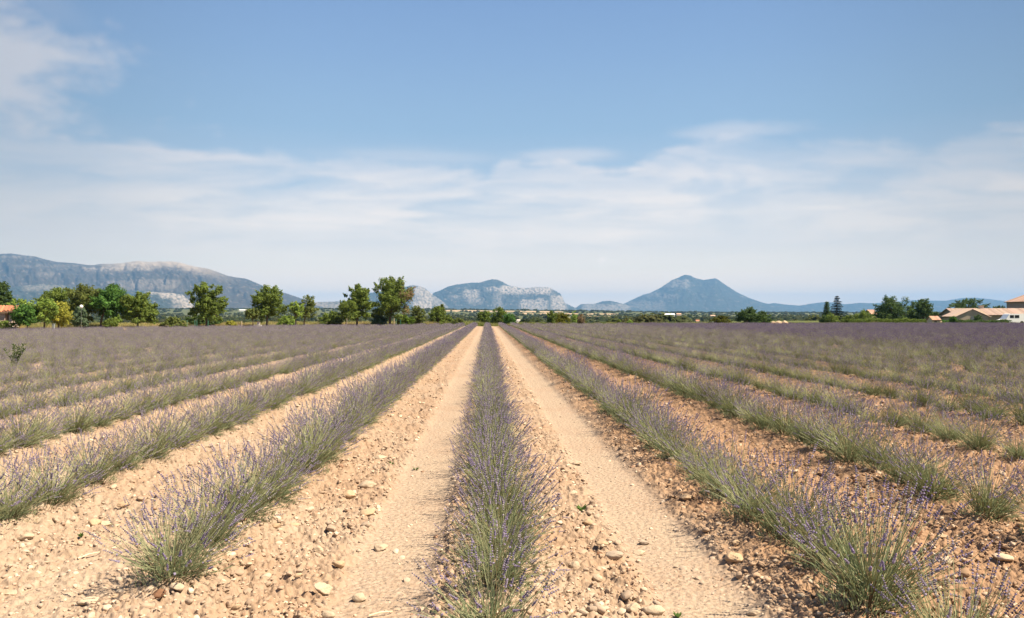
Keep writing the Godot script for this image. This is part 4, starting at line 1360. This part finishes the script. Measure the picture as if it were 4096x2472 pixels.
	var brh := at(3482, 1240, bd).y - bp.y
	var barn := thing("barn", "cream barn whose orange roof shows left of the largest pine", "house", bp, 0.5)
	mesh_node("wall", gabled_walls(1.1, 1.0, beh, brh, Color(0.5, 0.4, 0.3)), vm, barn)
	mesh_node("roof", tiled_roof(1.25, 1.2, beh - 0.08, brh + 0.05, Color(0.40, 0.26, 0.20)), vm, barn)
	# pale shed and tiny houses out in the valley
	far_house("farm_shed", "long white shed far out in the valley under the twin-topped mountain", 2653, 2697, 1264, 1254, 1300.0, Color(0.74, 0.72, 0.68), Color(0.85, 0.85, 0.83))
	far_house("valley_house", "tiny pale house right of the long white shed", 2706, 2724, 1262, 1253, 1350.0, Color(0.55, 0.45, 0.38), Color(0.5, 0.32, 0.24))
	far_house("valley_house", "tiny house with a red roof far below the twin-topped mountain", 2784, 2796, 1290, 1279, 420.0, Color(0.55, 0.42, 0.33), Color(0.45, 0.22, 0.15))
	far_house("valley_house", "tiny whitish house in the woods left of the lime bush", 2062, 2080, 1286, 1278, 520.0, Color(0.66, 0.62, 0.58), Color(0.6, 0.55, 0.5))
	far_house("valley_house", "tiny cream house in the woods left of the yellow-green bush", 2842, 2860, 1268, 1260, 1100.0, Color(0.6, 0.5, 0.42), Color(0.5, 0.33, 0.26))
	far_house("valley_barn", "low white building at the foot of the cliffs behind the round tree", 958, 988, 1244, 1238, 2600.0, Color(0.78, 0.78, 0.76), Color(0.82, 0.82, 0.8))

func far_house(called: String, label: String, x0: float, x1: float, low: float, top: float, d: float, wall: Color, roof: Color) -> void:
	var vm := mat_vertex(0.9)
	var a := at(x0, low, d)
	var b := at(x1, low, d)
	var p := (a + b) * 0.5
	var half := (b.x - a.x) * 0.5
	var base := at((x0 + x1) * 0.5, low, d).y
	var hh := at((x0 + x1) * 0.5, top, d).y - base
	var gy := minf(ground(p.x, d), base)
	var o := thing(called, label, "house", Vector3(p.x, gy, -d))
	var rise := base - gy
	var w := Pile.new()
	w.box(Vector3(-half, -0.5, -half * 0.5), Vector3(half, rise + hh * 0.55, half * 0.5), wall)
	mesh_node("wall", w.mesh(), vm, o)
	var r := Pile.new()
	var e := half * 0.55
	var y0 := rise + hh * 0.55
	r.quad(Vector3(-half - 0.2, y0, e), Vector3(-half - 0.2, y0 + hh * 0.45, 0), Vector3(half + 0.2, y0 + hh * 0.45, 0), Vector3(half + 0.2, y0, e), roof)
	r.quad(Vector3(-half - 0.2, y0, -e), Vector3(half + 0.2, y0, -e), Vector3(half + 0.2, y0 + hh * 0.45, 0), Vector3(-half - 0.2, y0 + hh * 0.45, 0), roof)
	r.tri(Vector3(-half - 0.2, y0, e), Vector3(-half - 0.2, y0, -e), Vector3(-half - 0.2, y0 + hh * 0.45, 0), wall)
	r.tri(Vector3(half + 0.2, y0, e), Vector3(half + 0.2, y0 + hh * 0.45, 0), Vector3(half + 0.2, y0, -e), wall)
	mesh_node("roof", r.mesh(), vm, o)

func make_van() -> void:
	var d := 134.0
	var a := at(3998, 1290, d)
	var b := at(4092, 1290, d)
	var p := (a + b) * 0.5
	p.y = ground(p.x, d)
	var l := (b.x - a.x) * 0.5
	var tall := at(4030, 1255, d).y - p.y
	var van := thing("white_van", "white van parked in front of the long farmhouse", "van", p, 0.0)
	var white := Color(0.78, 0.79, 0.8)
	var prof := [Vector2(-l, 0.35), Vector2(-l, 0.85), Vector2(-l * 0.72, 1.0), Vector2(-l * 0.42, tall * 0.96), Vector2(-l * 0.3, tall), Vector2(l * 0.9, tall), Vector2(l, tall * 0.9), Vector2(l, 0.35)]
	var body := Pile.new()
	for s in [-0.85, 0.85]:
		for i in range(1, prof.size() - 1):
			body.tri(Vector3(prof[0].x, prof[0].y, s), Vector3(prof[i].x, prof[i].y, s), Vector3(prof[i + 1].x, prof[i + 1].y, s), white)
	for i in prof.size():
		var q: Vector2 = prof[i]
		var r: Vector2 = prof[(i + 1) % prof.size()]
		body.quad(Vector3(q.x, q.y, -0.85), Vector3(r.x, r.y, -0.85), Vector3(r.x, r.y, 0.85), Vector3(q.x, q.y, 0.85), white)
	var paint := mat_vertex(0.35)
	paint.clearcoat_enabled = true
	mesh_node("body", body.mesh(), paint, van)
	var glass := mat_plain(Color(0.02, 0.025, 0.03), 0.1)
	boxes("side_window", [[Vector3(-l * 0.38, tall * 0.62, 0.855), Vector3(-l * 0.05, tall * 0.88, 0.87)]], Color(0.02, 0.02, 0.02), glass, van)
	boxes("side_window", [[Vector3(0.05, tall * 0.62, 0.855), Vector3(l * 0.4, tall * 0.88, 0.87)]], Color(0.02, 0.02, 0.02), glass, van)
	boxes("bumper", [[Vector3(-l - 0.06, 0.35, -0.8), Vector3(-l - 0.005, 0.55, 0.8)]], Color(0.1, 0.1, 0.1), mat_vertex(0.7), van)
	boxes("headlight", [[Vector3(-l - 0.02, 0.65, 0.5), Vector3(-l - 0.004, 0.82, 0.8)]], Color(0.5, 0.5, 0.5), mat_vertex(0.3), van)
	for x in [-0.62, 0.62]:
		for s in [-0.78, 0.78]:
			var wh := CylinderMesh.new()
			wh.top_radius = 0.33; wh.bottom_radius = 0.33; wh.height = 0.2; wh.radial_segments = 24
			var wn := mesh_node("wheel", wh, mat_plain(Color(0.03, 0.03, 0.03)), van)
			wn.rotation.x = PI / 2
			wn.position = Vector3(l * x, 0.33, s)

# ---------------------------------------------------------------- odds and ends
func make_bits() -> void:
	rng.seed = 321
	var vm := mat_vertex(0.8)
	# globe lamp
	var lp := at(325, 1300, 75.0)
	lp.y = ground(lp.x, 75.0)
	var lamp := thing("garden_lamp", "white globe lamp on a thin post among the left trees", "lamp", lp)
	var top := at(325, 1226, 75.0).y - lp.y
	var pole := Pile.new()
	pole.tube([Vector3(0, -0.05, 0), Vector3(0, top - 0.14, 0)], [0.022, 0.018], 8, Color(0.12, 0.14, 0.12))
	mesh_node("post", pole.mesh(), vm, lamp)
	var ball := SphereMesh.new()
	ball.radius = 0.155; ball.height = 0.31
	var gm := mat_plain(Color(0.86, 0.86, 0.85), 0.35)
	var globe := mesh_node("globe", ball, gm, lamp)
	globe.position.y = top
	boxes("collar", [[Vector3(-0.06, top - 0.18, -0.06), Vector3(0.06, top - 0.13, 0.06)]], Color(0.3, 0.3, 0.3), vm, lamp)
	# white marker posts
	for q in [[1034, 1288, 92.0, 0.16, "white squat marker block with a step in front of the round tree"], [1183, 1287, 97.0, 0.08, "slim white marker post at the foot of the thin lime tree"], [214, 1296, 72.5, 0.09, "short grey utility post by the golden yellow tree"]]:
		var mp := at(q[0], 1300, q[2])
		mp.y = ground(mp.x, q[2])
		var hh: float = at(q[0], q[1], q[2]).y - mp.y
		var col := Color(0.66, 0.64, 0.62) if q[2] > 80.0 else Color(0.20, 0.22, 0.22)
		var o := thing("marker_post", q[4], "post", mp)
		boxes("shaft", [[Vector3(-q[3], -0.1, -0.1), Vector3(q[3], hh, 0.1)]], col, vm, o)
		if q[3] > 0.1:
			boxes("step", [[Vector3(q[3], -0.1, -0.1), Vector3(q[3] * 2.2, hh * 0.55, 0.1)]], col, vm, o)
			boxes("cap", [[Vector3(-q[3] - 0.02, hh, -0.12), Vector3(q[3] + 0.02, hh + 0.04, 0.12)]], Color(0.5, 0.22, 0.15), vm, o)
		else:
			boxes("cap", [[Vector3(-q[3] - 0.015, hh, -0.115), Vector3(q[3] + 0.015, hh + 0.03, 0.115)]], col * 0.85, vm, o)
	# fence posts
	var fences := [[748, 1281, 86.0, 1, "green metal fence post left of the tall two-trunked tree"], [779, 1281, 86.0, 1, "green metal fence post, left of two by the tall tree's trunk"], [787, 1281, 86.0, 1, "green metal fence post, right of two by the tall tree's trunk"], [832, 1282, 86.0, 1, "green metal fence post right of the tall tree's trunk"], [1387, 1274, 99.0, 0, "pale wooden post under the left big maple"], [1576, 1274, 100.0, 0, "pale wooden post at the biggest maple's trunk"], [1584, 1276, 101.0, 1, "green post right of the biggest maple's trunk"], [1602, 1277, 101.0, 1, "green post in front of the bright lime shrub"], [966, 1284, 89.0, 0, "thin wooden post left of the small olive tree"]]
	for q in fences:
		var fp := at(q[0], 1300, q[2])
		fp.y = ground(fp.x, q[2])
		var hh: float = at(q[0], q[1], q[2]).y - fp.y
		var t := Pile.new()
		var c := Color(0.05, 0.16, 0.11) if q[3] == 1 else Color(0.42, 0.36, 0.27)
		t.tube([Vector3(0, -0.1, 0), Vector3(0.01, hh, 0)], [0.04, 0.036], 7, c)
		t.tri(Vector3(0.04, hh, 0), Vector3(-0.03, hh, 0.035), Vector3(-0.03, hh, -0.035), c)
		var o := mesh_node("fence_post", t.mesh(), vm)
		o.position = fp
		tag(o, q[4], "post", "fence posts along the field edge")
	# tan heap of stones at the field edge on the right
	var heap := [[3092, 1292, 26, 0], [3114, 1290, 30, 1], [3138, 1287, 34, 0]]
	var hl := ["lowest and leftmost of three pale boulders beyond the right edge of the field", "middle one of three pale boulders beyond the right edge of the field", "largest and rightmost of three pale boulders beyond the right edge of the field"]
	for i in 3:
		var q: Array = heap[i]
		var d := 113.0
		var pos := at(q[0], q[1], d)
		var w: float = q[2] / FOCAL * d * 0.55
		var o := mesh_node("boulder", stone_mesh(70 + i, 0.9, 10), mat_plain(Color(0.40, 0.31, 0.21)))
		o.position = Vector3(pos.x, ground(pos.x, d) + 0.25, -d)
		o.scale = Vector3(w, maxf(pos.y - o.position.y + 0.25, 0.3), w * 0.7)
		tag(o, hl[i], "boulder")
	# a tall weed standing in the lavender at the left, pale seed heads far off
	weed("tall_weed", "tall dark green weed sticking out of the lavender at the left edge", 58, 1490, 1362, 21.0, Color(0.10, 0.14, 0.05), 150, 0.035)
	weed("dry_weed", "pale dry weed with white seed heads above the far lavender below the brownish bush", 682, 1330, 1309, 70.0, Color(0.5, 0.44, 0.33), 40, 0.03)
	weed("dry_weed", "pale straw plume standing up from the far lavender at the left", 500, 1325, 1305, 66.0, Color(0.55, 0.42, 0.27), 36, 0.03)
	weed("dry_weed", "thin straw weed leaning over the lavender below the round tree", 1090, 1325, 1310, 75.0, Color(0.6, 0.45, 0.32), 16, 0.03)
	# seedlings in the bare soil
	for q in [[1400, 1226, 0.09, "small green seedling with broad leaves beside the central row"], [195, 1297, 0.05, "small grass tuft in the bare soil at the left"], [1002, 1124, 0.06, "tiny green sprout farther up the left track"], [942, 1117, 0.06, "tiny grass sprout on the left of the left track"], [1632, 1474, 0.05, "small green sprout right of the largest stone at the bottom"]]:
		var s := 4096.0 / 2464.0
		var sp := on_field(q[0] * s, q[1] * s)
		var o := thing("seedling", q[3], "seedling", sp)
		var p := Pile.new()
		for i in 11:
			var w := rf(0, TAU)
			var outv := Vector3(cos(w), 0, sin(w))
			var along: Vector3 = (outv * rf(0.4, 1.0) + Vector3.UP * rf(0.3, 1.0)).normalized() * q[2] * rf(0.3, 0.5)
			p.leaf(along, along, outv.cross(Vector3.UP) * q[2] * 0.16, Color(0.09, 0.15, 0.04) * rf(0.8, 1.3))
		mesh_node("leaves", p.mesh(), leaf_mat, o)
		var st := Pile.new()
		st.tube([Vector3(0, -0.01, 0), Vector3(0, q[2] * 0.5, 0)], [0.002, 0.001], 4, Color(0.12, 0.13, 0.05))
		mesh_node("stem", st.mesh(), bark_mat, o)
	# dry sticks
	for q in [[888, 1475, 945, 1466, "pale dry stick at the bottom of the left track"], [187, 1348, 240, 1328, "thin dry straw in the bare soil at the left"], [2055, 1245, 2085, 1240, "pale dry straw between the two right rows"]]:
		var s := 4096.0 / 2464.0
		var a := on_field(q[0] * s, q[1] * s)
		var b := on_field(q[2] * s, q[3] * s)
		var p := Pile.new()
		var mid := (a + b) * 0.5 + Vector3(0, 0.02, 0.004)
		p.tube([a + Vector3(0, 0.012, 0), mid, b + Vector3(0, 0.012, 0)], [0.005, 0.0045, 0.003], 6, Color(0.6, 0.5, 0.36))
		var o := mesh_node("dry_stick", p.mesh(), vm)
		tag(o, q[4], "stick")

func weed(called: String, label: String, px: float, low: float, top: float, d: float, col: Color, n: int, size: float) -> void:
	var p0 := at(px, low, d)
	p0.y = ground(p0.x, d)
	var tall := at(px, top, d).y - p0.y
	var o := thing(called, label, "weed", p0)
	var s := Pile.new()
	var f := Pile.new()
	for i in 7:
		var w := rf(0, TAU)
		var tip := Vector3(cos(w) * 0.3 * tall, tall * rf(0.7, 1.0), sin(w) * 0.3 * tall)
		s.tube([Vector3.ZERO, tip * Vector3(0.4, 0.55, 0.4), tip], [0.006, 0.005, 0.003], 4, col * 0.8)
		for k in n / 3:
			var u := rf(0.35, 1.0)
			var dirv := Vector3(rf(-1, 1), rf(-0.2, 1), rf(-1, 1)).normalized()
			f.leaf(tip * Vector3(u * u, u, u * u) + dirv * size, dirv * size * rf(0.7, 1.5), dirv.cross(Vector3(rf(-1, 1), rf(-1, 1), rf(-1, 1))).normalized() * size * 0.35, col * rf(0.8, 1.25))
	mesh_node("stems", s.mesh(), bark_mat, o)
	mesh_node("leaves", f.mesh(), leaf_mat, o)
